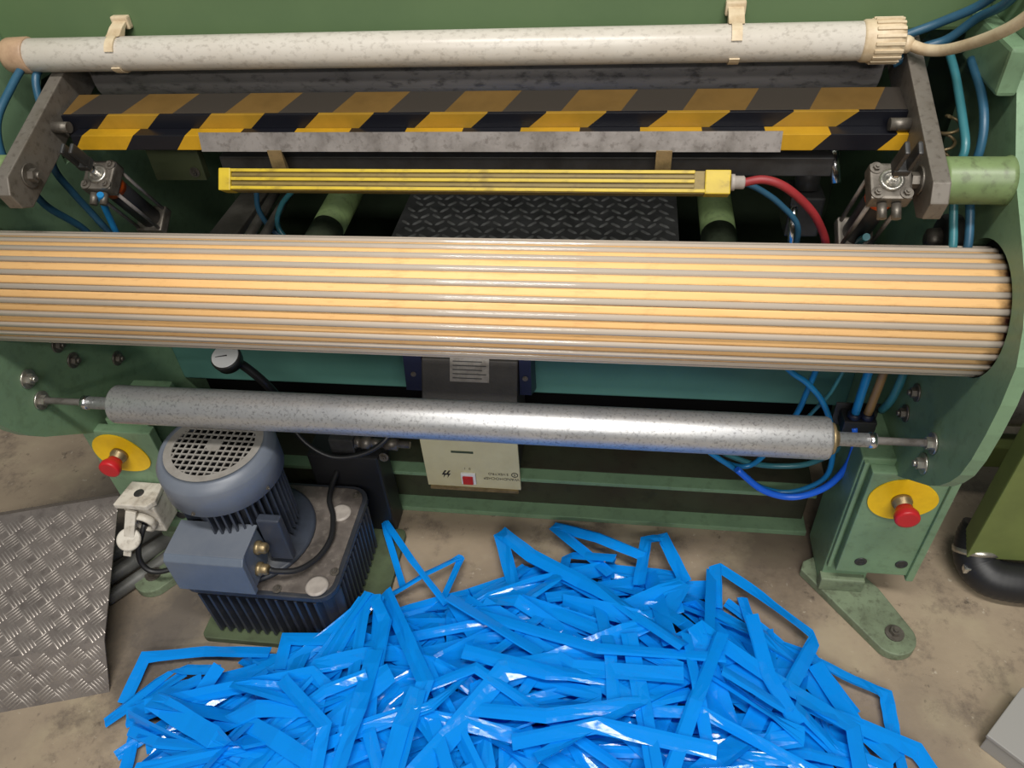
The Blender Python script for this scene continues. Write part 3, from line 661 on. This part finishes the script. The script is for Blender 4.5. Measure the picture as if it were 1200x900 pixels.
for x, y in ((-.622,1.064), (-.615,.866)): lathe('filler_cap', (x, y, TH+.003), (0,0,1), [(0,.025),(.003,.025),(.005,.022),(.006,.02)], 'capgrey', top)
for x, y in ((-.588,.905), (-.70,.852), (-.60,1.12), (-.90,.86)): bolt((x, y, TH+.003), (0,0,1), top, SCREW, 'screw', 1.1)

mx0, my0 = -.807, .992
mo = thing('electric_motor', (mx0, my0, TH), 'blue-grey electric motor with fan grille standing upright on the oil tank', 'motor')
lathe('flange', (mx0, my0, TH+.003), (0,0,1), [(0,.142),(.006,.142),(.010,.136),(.012,.105),(.03,.10),(.032,.09)], 'motordark', mo, 40)
bd = lathe('stator_body', (mx0, my0, TH+.03), (0,0,1), [(0,.086),(.19,.086)], 'motordark', mo, 40)
bm = newbm(); bbox(bm, (.082,-.0022,-.088), (.110,.0022,.088), .0008); MF = mesh_of(bm, 'fin', 'motordark')
for i in range(44):
    a = 2*PI*i/44
    deg = math.degrees(a) % 360
    if 225 < deg < 262: continue
    link('fin', MF, Matrix.Translation((mx0, my0, TH+.125)) @ Matrix.Rotation(a, 4, 'Z'), bd)
z0, z1 = .415, .500
cw = obj('fan_cowl', blathe(newbm(), (mx0, my0, z0), (0,0,1), [(0,.119),(.002,.122),(.045,.122),(z1-z0-.022,.1215),(z1-z0-.020,.1205),(z1-z0,.110),(z1-z0,.1005),(z1-z0-.008,.1005),(0,.113)], 48, close=False), 'cowl', mo)
# fan grille: a plate with square holes
bm = newbm(); pitch = .0145; bar = .0032; nG = 7; Rg = .1005
def gbar(lo, hi): bbox(bm, lo, hi, 0)
zz0, zz1 = z1-.004, z1-.001
for i in range(-nG, nG+1):
    p = i*pitch; h = math.sqrt(max(0, Rg**2-p*p))
    if h < .01: continue
    gbar((mx0+p-bar/2, my0-h, zz0), (mx0+p+bar/2, my0+h, zz1)); gbar((mx0-h, my0+p-bar/2, zz0+.0002), (mx0+h, my0+p+bar/2, zz1-.0002))
gr = obj('grille', bm, 'cowltop', cw)
bm = newbm(); bprism(bm, circ((mx0,my0), .102, 48), 'z', zz0-.0005, zz1+.0006, holes=(circ((mx0,my0), .084, 48),)); obj('grille_rim', bm, 'cowltop', cw)
bm = newbm()
bcyl(bm, (mx0, my0, zz0-.0003), (mx0, my0, zz1+.0003), .016, n=8)
obj('grille_hub', bm, 'cowltop', cw)
lathe('fan', (mx0, my0, z1-.030), (0,0,1), [(0,.098),(.004,.098),(.006,.03),(.016,.028)], 'blackmat', mo, 36)
for a in (1.9, 4.6, 5.9): bolt((mx0+.1195*math.cos(a), my0+.1195*math.sin(a), z0+.012), (math.cos(a), math.sin(a), 0), cw, SCREW, 'screw', .8)
# terminal box at the front
tbx = prism('terminal_box', [(.826,.235),(.826,.325),(.834,.333),(.91,.338),(.92,.26),(.90,.235)], 'x', -.894, -.730, 'motor', mo, bev=.003)
prism('terminal_cover', [(.818,.232),(.818,.330),(.828,.342),(.838,.342),(.832,.325),(.832,.232)], 'x', -.898, -.726, 'motor', tbx, bev=.002)
box('terminal_neck', (-.87, .90, .25), (-.75, .925, .325), 'motordark', tbx, .003)
prism('terminal_lid', [(.830,.338),(.912,.342),(.912,.347),(.830,.343)], 'x', -.897, -.727, 'cowl', tbx, bev=.001)
for z, y in ((.262,.862), (.305,.885)):
    lathe('cable_gland', (-.732, y, z), (1,0,0), [(0,.015),(.010,.015),(.011,.012),(.022,.012),(.026,.009)], 'brass', tbx, 16)
prism('rating_plate', [(-.715,.27),(-.680,.27),(-.680,.35),(-.715,.35)], 'y', .918, .921, 'castgrey', mo)
box('body_pad', (-.722, .905, .24), (-.672, .925, .37), 'motordark', mo, .004)
tag(tube('motor_cable', [(-.706,.862,.262),(-.690,.866,.252),(-.655,.885,.235),(-.628,.93,.222),(-.618,.985,.218),(-.632,1.045,.216),(-.655,1.09,.216),(-.66,1.13,.222),(-.655,1.168,.235)], .0065, 'black'), 'black cable curving across the oil tank lid from the motor gland', 'cable')
# pump manifold behind the motor
pm = thing('pump_manifold', (-.62, 1.20, .0), 'dark pump block with hose fittings behind the oil tank', 'pump')
box('pump_block', (-.72, 1.165, .0), (-.545, 1.24, .29), 'black', pm, .006)
lathe('fitting', (-.62, 1.195, .310), (1,0,0), [(0,.018),(.02,.018),(.021,.014),(.035,.014),(.036,.018),(.055,.018),(.056,.012),(.09,.012),(.091,.016),(.12,.016),(.121,.009),(.15,.009)], 'castgrey', pm, 6)
box('fitting_block', (-.66, 1.175, .29), (-.60, 1.22, .335), 'darkgrey', pm, .004)
bolt((-.535, 1.18, .28), (0,-1,.2), pm, SCREW, 'screw', 1.3)
tag(tube('pump_cable', [(-.74,1.17,.395),(-.70,1.15,.345),(-.64,1.14,.315),(-.57,1.15,.32),(-.52,1.17,.345),(-.50,1.2,.37)], .006, 'black'), 'black cable sagging in front of the pump fittings', 'cable')

# ------------------------------------------------------------------ beige plug connector and conduits by the left leg
pc = thing('plug_connector', (-1.088, 1.066, .2), 'beige angled plug connector with round hinged lid beside the motor', 'connector')
cm = Matrix.Translation((-1.088, 1.030, .238))
def cbx(nm, lo, hi, m, bev=.004, par=None): return obj(nm, bbox(newbm(), lo, hi, bev, cm), m, par or pc)
hb = cbx('housing', (-.036,-.024,-.072), (.044,.037,.018), 'connector')
lp = [(-.046,-.034),(.036,-.034),(.050,-.016),(.044,.037),(-.036,.038)]
prism('housing_lid', [(p[0]-1.088, p[1]+1.030) for p in lp], 'z', .256, .271, 'connector', pc, bev=.003)
obj('lid_hole', blathe(newbm(), cm @ Vector((.0,.004,.0325)), Vector((0,0,1)), [(0,.0125),(.001,.0115),(.001,.002)], 20), 'darkgrey', hb)
obj('socket_ring', blathe(newbm(), cm @ Vector((.008,-.024,-.030)), Vector((-.1,-1,-.1)), [(0,.029),(.016,.028),(.016,.020),(.004,.019)], 24), 'connector', pc)
obj('socket_core', blathe(newbm(), cm @ Vector((.008,-.025,-.030)), Vector((-.1,-1,-.1)), [(0,.018),(.006,.018),(.007,.01)], 20), 'black', pc)
dn = Vector((.22,-.62,.75)).normalized()
cc = Vector((-1.108, .962, .188))
fl_ = obj('flap', blathe(newbm(), cc, dn, [(0,.0265),(.004,.0275),(.009,.0265),(.010,.023)], 28), 'connector', pc)
hp = Vector((-1.095, .996, .250)); dv = (cc-hp).normalized(); sd = dv.cross(dn).normalized(); up_ = sd.cross(dv)
obj('flap_arm', bbox(newbm(), (-.012,-.002,-.003), (.012,(cc-hp).length,.007), .002, basis(hp, sd, dv, up_)), 'connector', fl_)
obj('flap_tip', bbox(newbm(), (-.009,.018,.001), (.009,.040,.009), .002, basis(cc, sd, dv, up_)), 'connector', fl_)
tag(tube('connector_cable', [(-1.085,1.0,.20),(-1.10,.965,.155),(-1.105,.952,.115),(-1.085,.945,.088),(-1.045,.955,.085),(-1.0,.985,.10),(-.97,1.02,.12)], .0065, 'black'), 'short black cable drooping below the beige plug connector', 'cable')
for i, (dx, dz, r) in enumerate(((0, .05, .019), (.045, .032, .019), (.085, .018, .017))):
    tag(tube('conduit', [(-1.30+dx*1.1, .93-dx*.35, dz),(-1.21+dx, 1.04-dx*.3, dz),(-1.14+dx*.8, 1.13-dx*.3, dz),(-1.06+dx*.6, 1.25-dx*.3, dz+.01)], r, 'greyhose', n=14, k=10), ('grey corrugated conduit behind the plug connector, farthest of three', 'grey corrugated conduit behind the plug connector, middle of three', 'grey corrugated conduit behind the plug connector, nearest of three')[i], 'conduit', 'grey conduits on the floor')

# ------------------------------------------------------------------ chequer plate step
sp0 = thing('chequer_step', (-1.2, .85, 0), 'aluminium chequer plate step cover on the floor at the left', 'step')
ex = Vector((.9553, .2957, 0)); eb = Vector((-.2957*.99, .9553*.99, 0))
c1 = Vector((-1.096, .755, .10)); f1 = Vector((-1.089, .686, .0)); wd = .62
b1_ = c1 + eb*.345 + Vector((0,0,.095)); e1 = b1_ + eb*.03 + Vector((0,0,-.02))
def slab(name, p, q, t=.004):
    d = (q-p); n = ex.cross(d).normalized(); n = n if n.z > 0 else -n
    vs = [p, q, q-ex*wd, p-ex*wd]; vs += [v_-n*t for v_ in vs]
    bm = newbm(); add_poly(bm, vs, [(0,1,2,3),(7,6,5,4),(0,4,5,1),(1,5,6,2),(2,6,7,3),(3,7,4,0)])
    return obj(name, bm, 'alu', sp0), d.normalized(), n
bm = newbm()
for i in range(5):
    y = (i-2)*.0062
    add_poly(bm, [(-.014,y-.0013,0),(.014,y-.0013,0),(.014,y+.0013,0),(-.014,y+.0013,0),(-.010,y,.0019),(.010,y,.0019)], [(0,1,5,4),(1,2,5),(2,3,4,5),(3,0,4)], True)
FIVE = mesh_of(bm, 'raised_bars', 'alubar')
for nm, p, q, L_ in (('tread_face', c1, b1_, .355), ('front_face', f1, c1, .12), ('back_lip', b1_, e1, .03)):
    pl, d, n = slab(nm, p, q)
    if nm == 'back_lip': continue
    r = 0; s = .021
    while s < (q-p).length-.014:
        t = .022; k = 0
        while t < wd-.01:
            a = math.radians(35) if (r+k) % 2 else math.radians(125)
            link('raised_bars', FIVE, basis(p + d*s - ex*t, ex, d, ex.cross(d)) @ Matrix.Rotation(a, 4, 'Z') @ Matrix.Scale(1.18, 4), pl)
            t += .037; k += 1
        s += .037; r += 1
for q in (.12, .5):
    p = c1 - ex*q + eb*.02; bm = newbm(); bbox(bm, (-.012, 0, 0), (.012, .28, .09), .002, basis(Vector((p.x, p.y, 0)), ex, Vector((0,0,1)).cross(ex), Vector((0,0,1)))); obj('support_rail', bm, 'darkgrey', sp0)

# ------------------------------------------------------------------ neighbouring machine on the right
nm_ = thing('machine_stand', (.9, 1.2, 0), 'olive green machine stand at the right edge of the picture', 'stand')
box('post', (.800, 1.14, .095), (1.05, 1.19, .9), 'olive', nm_, .004)
box('crossbar', (.72, 1.35, .172), (1.25, 1.40, .24), 'olive', nm_, .004)
box('base', (.98, 1.35, .0), (1.10, 1.40, .173), 'olive', nm_, .004)
nr = thing('grey_roller', (1.0, 1.42, .36), 'grey roller end behind the right leg at the picture edge', 'roller')
lathe('roller_shell', (.80, 1.42, .36), (1,0,.0), [(0,.05),(.01,.075),(.03,.085),(.6,.085)], 'steel', nr, 36)
box('bearing_bracket', (1.10, 1.36, .238), (1.16, 1.40, .272), 'olive', nm_, .003)
hs = thing('suction_hose', (.86, 1.12, .05), 'thick black hose bending out from under the olive stand', 'hose')
tube('hose_body', [(.845,1.20,.13),(.835,1.185,.10),(.835,1.155,.065),(.862,1.125,.05),(.92,1.115,.048),(1.0,1.12,.048),(1.15,1.13,.048)], .045, 'black', hs, 20, 10, .02)
lathe('hose_clamp', (.8345,1.172,.083), (0,.65,.76), [(-.006,.0455),(-.006,.0485),(.006,.0485),(.006,.0455)], 'zinc', hs, 28)
box('clamp_screw', (.797,1.118,.064), (.811,1.134,.080), 'chrome', hs, .002)
gb = thing('grey_box', (.9, .82, 0), 'corner of a grey box on the floor at the right edge', 'box')
bmx = Matrix.Translation((.838, .855, 0)) @ Matrix.Rotation(-.75, 4, 'Z')
obj('box_body', bbox(newbm(), (0,-.14,0), (.2,0,.045), .002, bmx), 'boxgrey', gb); obj('box_lid', bbox(newbm(), (-.003,-.143,.045), (.203,.003,.055), .002, bmx), 'boxgrey', gb)

# ------------------------------------------------------------------ heap of blue film strips
rng = random.Random(11)
BND = [(-1.03,.60),(-1.02,.755),(-.73,.79),(-.56,.93),(-.40,.96),(-.25,1.07),(-.02,1.12),(.16,1.11),(.27,1.07),(.39,.94),(.51,.80),(.61,.69),(.60,.46),(-.3,.36),(-1.0,.38)]
def inside(x, y):
    c = False; n = len(BND)
    for i in range(n):
        x1, y1 = BND[i]; x2, y2 = BND[(i+1) % n]
        if (y1 > y) != (y2 > y) and x < (x2-x1)*(y-y1)/(y2-y1)+x1: c = not c
    return c
def dist(x, y):
    m = 9.
    for i in range(len(BND)):
        a = Vector(BND[i]); b = Vector(BND[(i+1) % len(BND)]); p = Vector((x, y)); d = b-a
        t = max(0, min(1, (p-a).dot(d)/d.length_squared)); m = min(m, (p-a-d*t).length)
    return m
def H(x, y):
    if not inside(x, y): return 0.
    t = min(1, dist(x, y)/.2); return .125*(t*(2-t))
def ribbon(pts, wdt, roll=None, thick=.0011, sub=4):
    P = [Vector(p) for p in pts]; n = len(P); D = [(P[i+1]-P[i]).normalized() for i in range(n-1)]
    if roll is None: roll = [rng.uniform(-.45, .45) for _ in D]
    Bs = []
    for d, a in zip(D, roll):
        b = d.cross(Vector((0,0,1)))
        b = b.normalized() if b.length > .05 else Vector((1,0,0))
        Bs.append(b*math.cos(a) + d.cross(b)*math.sin(a))
    secs = []; B = Bs[0]
    secs.append((P[0], B*wdt/2, D[0].cross(B)))
    for i in range(n-1):
        B = Bs[i] if i == 0 else B
        # points along the segment
        for k in range(1, sub):
            t = k/sub; wob = wdt*.04*rng.uniform(-1, 1)
            secs.append((P[i].lerp(P[i+1], t) + D[i].cross(B)*wob, B*(wdt/2)*rng.uniform(.93, 1.03), D[i].cross(B)))
        if i < n-2:
            d1, d2 = D[i], D[i+1]; th = d1.angle(d2)
            B2 = Bs[i+1] if Bs[i+1].dot(B) > 0 or th > 1.75 else Bs[i+1]
            if th < 1.75:
                if B2.dot(B) < 0 and th < .8: B2 = -B2
                h = (B+B2)
                h = h.normalized() if h.length > .2 else B
                h = h*(wdt/2)/max(.62, math.cos(th/2))
            else:
                l = d1+d2; l = l.normalized() if l.length > .08 else B
                if l.dot(B) < 0: l = -l
                h = l*(wdt/2)/max(.7, math.sin(th/2))
                if B2.dot(h) < 0: B2 = -B2
            nv = (D[i].cross(B)+D[i+1].cross(B2)); nv = nv.normalized() if nv.length > .1 else D[i].cross(B)
            secs.append((P[i+1], h, nv)); B = B2
        else:
            secs.append((P[-1], B*wdt/2, D[-1].cross(B)))
    bm = newbm(); rows = []
    k1, k2 = rng.uniform(.25, .8), rng.uniform(-.6, .2); lift = wdt*rng.uniform(-.10, .16); l2 = lift*rng.uniform(-.3, 1.)
    for c, h, nv in secs:
        a1 = lift*rng.uniform(.4, 1.3); a2 = l2*rng.uniform(.4, 1.3)
        rows.append([bm.verts.new(q) for q in (c+h, c+h*k1+nv*(thick+a1), c+h*k2+nv*(thick+a2), c-h, c+h*k2+nv*(a2-thick), c+h*k1+nv*(a1-thick))])
    for a, b in zip(rows, rows[1:]):
        for j in range(6): bm.faces.new((a[j], a[(j+1)%6], b[(j+1)%6], b[j])).smooth = False
    bm.faces.new(rows[0][::-1]); bm.faces.new(rows[-1])
    low = min(v.co.z for v in bm.verts)
    if low < .0006:
        for v in bm.verts: v.co.z = max(v.co.z, .0006 + .15*max(0, v.co.z-low)*0)
    return bm
GRP = 'blue film strips in the heap'
NS = 215
for i in range(NS):
    lay = (i+1)/NS
    while True:
        x, y = rng.uniform(-1.03, .62), rng.uniform(.37, 1.07)
        a = rng.choice((rng.uniform(-.7, .5), rng.uniform(-.7, .5), rng.uniform(0, PI)))
        if x < -.35: a = rng.choice((rng.uniform(.5, 1.3), rng.uniform(-.5, .4), rng.uniform(0, PI)))
        if x > .25: a = rng.choice((rng.uniform(-1.3, -.3), rng.uniform(0, PI), rng.uniform(1.2, 1.9)))
        if rng.random() < .5: a += PI
        nseg = rng.choice((1, 2, 2, 3)); pts = [(x, y)]
        for s in range(nseg):
            L_ = rng.uniform(.18, .45) if nseg > 1 else rng.uniform(.35, .62)
            pts.append((pts[-1][0]+L_*math.cos(a), pts[-1][1]+L_*math.sin(a)))
            a += rng.choice((rng.uniform(.3, 1.2), -rng.uniform(.3, 1.2), rng.uniform(2.2, 2.9), -rng.uniform(2.2, 2.9)))
        ok = all(inside(*p) for p in pts) and all(inside((p[0]+q[0])/2, (p[1]+q[1])/2) for p, q in zip(pts, pts[1:]))
        if ok: break
    P3 = []
    for p in pts:
        tuck = .7 if p in (pts[0], pts[-1]) else 1.
        P3.append((p[0], p[1], tuck*H(*p)*(.15+.85*lay) + .004 + tuck*rng.uniform(0, .036)))
    # follow the heap: add midpoints lifted onto the pile
    Q = [P3[0]]
    for p, q in zip(P3, P3[1:]):
        m_ = ((p[0]+q[0])/2, (p[1]+q[1])/2); hz = H(*m_)*(.15+.85*lay)+.004
        Q += [(m_[0], m_[1], .45*hz+.55*(p[2]+q[2])/2 + rng.uniform(-.004, .012)), q]
    rl = []; 
    for k in range(len(P3)-1):
        r_ = rng.gauss(0, .42); rl += [r_, r_+rng.gauss(0, .15)]
    o = obj('film_strip', ribbon(Q, rng.choice((.022, .028, .034, .038, .042)), rl, sub=3), 'film')
    tag(o, 'folded glossy blue plastic film strip tangled in the floor heap', 'plastic strip', GRP)
EDGE = [
 ('blue strip folded into a peak beside the oil tank corner', .017, [(-.490,1.007,.012),(-.582,1.184,.05),(-.469,1.045,.07),(-.363,.937,.06)]),
 ('blue strip bent into a V pointing right near the oil tank', .018, [(-.375,.960,.05),(-.355,1.084,.04),(-.426,1.015,.06),(-.520,.956,.03)]),
 ('long blue strip with a wide folded end standing at the back of the heap', .034, [(-.203,.969,.06),(-.272,1.161,.05),(-.183,1.077,.075),(-.020,.967,.12),(.159,.827,.155)]),
 ('blue strip folded to a point, farthest back in the middle of the heap', .026, [(.007,1.039,.08),(-.143,1.203,.03),(-.028,1.153,.06),(.085,1.100,.07)]),
 ('short blue strip curling at the back of the heap', .026, [(-.103,1.043,.07),(-.098,1.111,.04),(.016,1.075,.09)]),
 ('blue strip folded square at the back of the heap below the small roller', .030, [(.072,1.016,.08),(.089,1.150,.07),(.130,1.158,.07),(.178,1.037,.07)]),
 ('blue strip with sharp fold reaching toward the machine foot', .030, [(.243,.983,.06),(.251,1.104,.05),(.346,1.031,.05),(.455,.941,.04),(.368,.788,.09)]),
 ('blue strip lying just inside the fold that points at the machine foot', .028, [(.309,1.035,.03),(.328,.939,.03),(.442,.905,.02),(.506,.780,.03)]),
 ('blue strip bent downward at the far right end of the heap', .028, [(.441,.895,.03),(.521,.858,.025),(.581,.836,.02),(.577,.753,.02),(.577,.600,.03)]),
 ('blue strip trailing to the lower right corner of the heap', .034, [(.382,.776,.09),(.477,.747,.07),(.616,.726,.015),(.650,.66,.01)]),
 ('blue strip lying along the front of the oil tank at the heap edge', .026, [(-1.036,.659,.012),(-1.029,.759,.03),(-.897,.786,.03),(-.736,.788,.05)]),
 ('pointed blue strip, leftmost tip of the heap near the chequer step', .024, [(-.906,.725,.05),(-1.055,.614,.012),(-.939,.730,.045),(-.819,.723,.08)]),
 ('blue strip hanging over the lower left side of the heap', .026, [(-.954,.50,.012),(-.981,.650,.03),(-.854,.705,.07)]),
 ('blue strip bridging the heap against the oil tank front', .030, [(-.687,.736,.08),(-.694,.805,.085),(-.549,.808,.10),(-.525,.915,.105)]),
 ('blue strip gathered to the peak at the oil tank right front corner', .030, [(-.586,.735,.10),(-.522,.918,.108),(-.478,.854,.11),(-.459,.708,.135)]),
 ('long blue strip falling from the peak toward the heap front', .034, [(-.507,.945,.08),(-.412,.800,.125),(-.352,.710,.145),(-.375,.560,.14)]),
 ('long straight blue strip running right across the top of the heap', .034, [(-.319,.937,.08),(-.063,.765,.145),(.156,.763,.16)]),
]
PK = Vector((-.524, .915, .108))
FAN = [((-.70,.70,.06),(-.80,.60,.05)), ((-.60,.62,.11),(-.62,.45,.1)), ((-.66,.60,.09),(-.70,.46,.08)), ((-.50,.66,.13),(-.48,.48,.13)), ((-.56,.58,.12),(-.52,.42,.11)), ((-.76,.64,.06),(-.93,.57,.03)), ((-.63,.66,.10),(-.80,.50,.06)), ((-.44,.60,.14),(-.36,.46,.13))]
for i, (a_, b_) in enumerate(FAN):
    j = Vector((rng.uniform(-.02, .02), rng.uniform(-.03, .01), rng.uniform(-.01, .004)))
    EDGE.append(('blue strip of the fan falling from the peak beside the oil tank', rng.choice((.022, .026, .032)), [tuple(PK+j), a_, b_]))
TOPS = [
 [(-0.185,1.087,0.045),(-0.020,0.952,0.113),(0.192,0.757,0.137)],
 [(-0.287,0.782,0.142),(-0.112,0.746,0.155),(0.051,0.757,0.131)],
 [(-0.269,0.669,0.130),(-0.104,0.657,0.159),(0.089,0.710,0.147),(0.172,0.741,0.135)],
 [(0.049,0.850,0.150),(0.075,0.710,0.151),(0.100,0.580,0.147)],
 [(0.166,0.866,0.140),(0.185,0.719,0.155),(0.202,0.596,0.133)],
 [(0.238,0.871,0.143),(0.176,0.716,0.159),(0.128,0.585,0.140)],
 [(-0.116,0.584,0.145),(0.051,0.694,0.155),(0.184,0.783,0.131)],
 [(0.097,1.064,0.055),(0.134,0.839,0.142)],
 [(0.242,1.092,0.046),(0.214,0.870,0.131)],
 [(0.371,0.748,0.107),(0.449,0.696,0.061),(0.546,0.663,0.054)],
 [(0.232,0.788,0.148),(0.352,0.743,0.104)],
 [(0.337,0.704,0.108),(0.291,0.619,0.098)],
 [(-0.351,0.927,0.106),(-0.128,0.793,0.139)],
 [(-0.358,0.688,0.149),(-0.367,0.531,0.148)],
 [(-0.342,0.676,0.132),(-0.276,0.546,0.133)],
 [(0.442,0.876,0.044),(0.496,0.743,0.059)],
 [(-0.496,0.592,0.139),(-0.375,0.647,0.143)],
 [(-0.813,0.724,0.096),(-0.860,0.624,0.062),(-0.890,0.529,0.048)],
 [(-0.649,0.690,0.137),(-0.525,0.599,0.154),(-0.519,0.517,0.142)],
 [(-0.362,0.691,0.148),(-0.377,0.613,0.156),(-0.382,0.529,0.149)],
 [(-0.277,0.890,0.107),(-0.014,0.803,0.162),(0.241,0.818,0.143)],
 [(-0.165,0.612,0.133),(-0.007,0.649,0.159),(0.211,0.628,0.149)],
 [(-0.020,0.955,0.108),(0.012,0.810,0.153),(0.025,0.675,0.144)],
 [(-0.474,0.774,0.134),(-0.467,0.636,0.159),(-0.479,0.522,0.141)],
 [(-0.672,0.576,0.096),(-0.550,0.670,0.143),(-0.473,0.711,0.147)],
 [(0.308,0.941,0.110),(0.329,0.811,0.104),(0.372,0.711,0.106)],
 [(-0.133,0.951,0.098),(0.057,1.018,0.055),(0.161,0.892,0.136)],
 [(-0.831,0.577,0.055),(-0.687,0.632,0.119),(-0.544,0.641,0.131)],
]
for i, pts in enumerate(TOPS):
    EDGE.append(('long straight blue strip lying on top of the heap', (.024, .030, .027, .034)[i % 4], pts))
for lab, wd_, pts in EDGE: tag(obj('film_strip', ribbon(pts, wd_, sub=4), 'film'), lab, 'plastic strip', GRP)
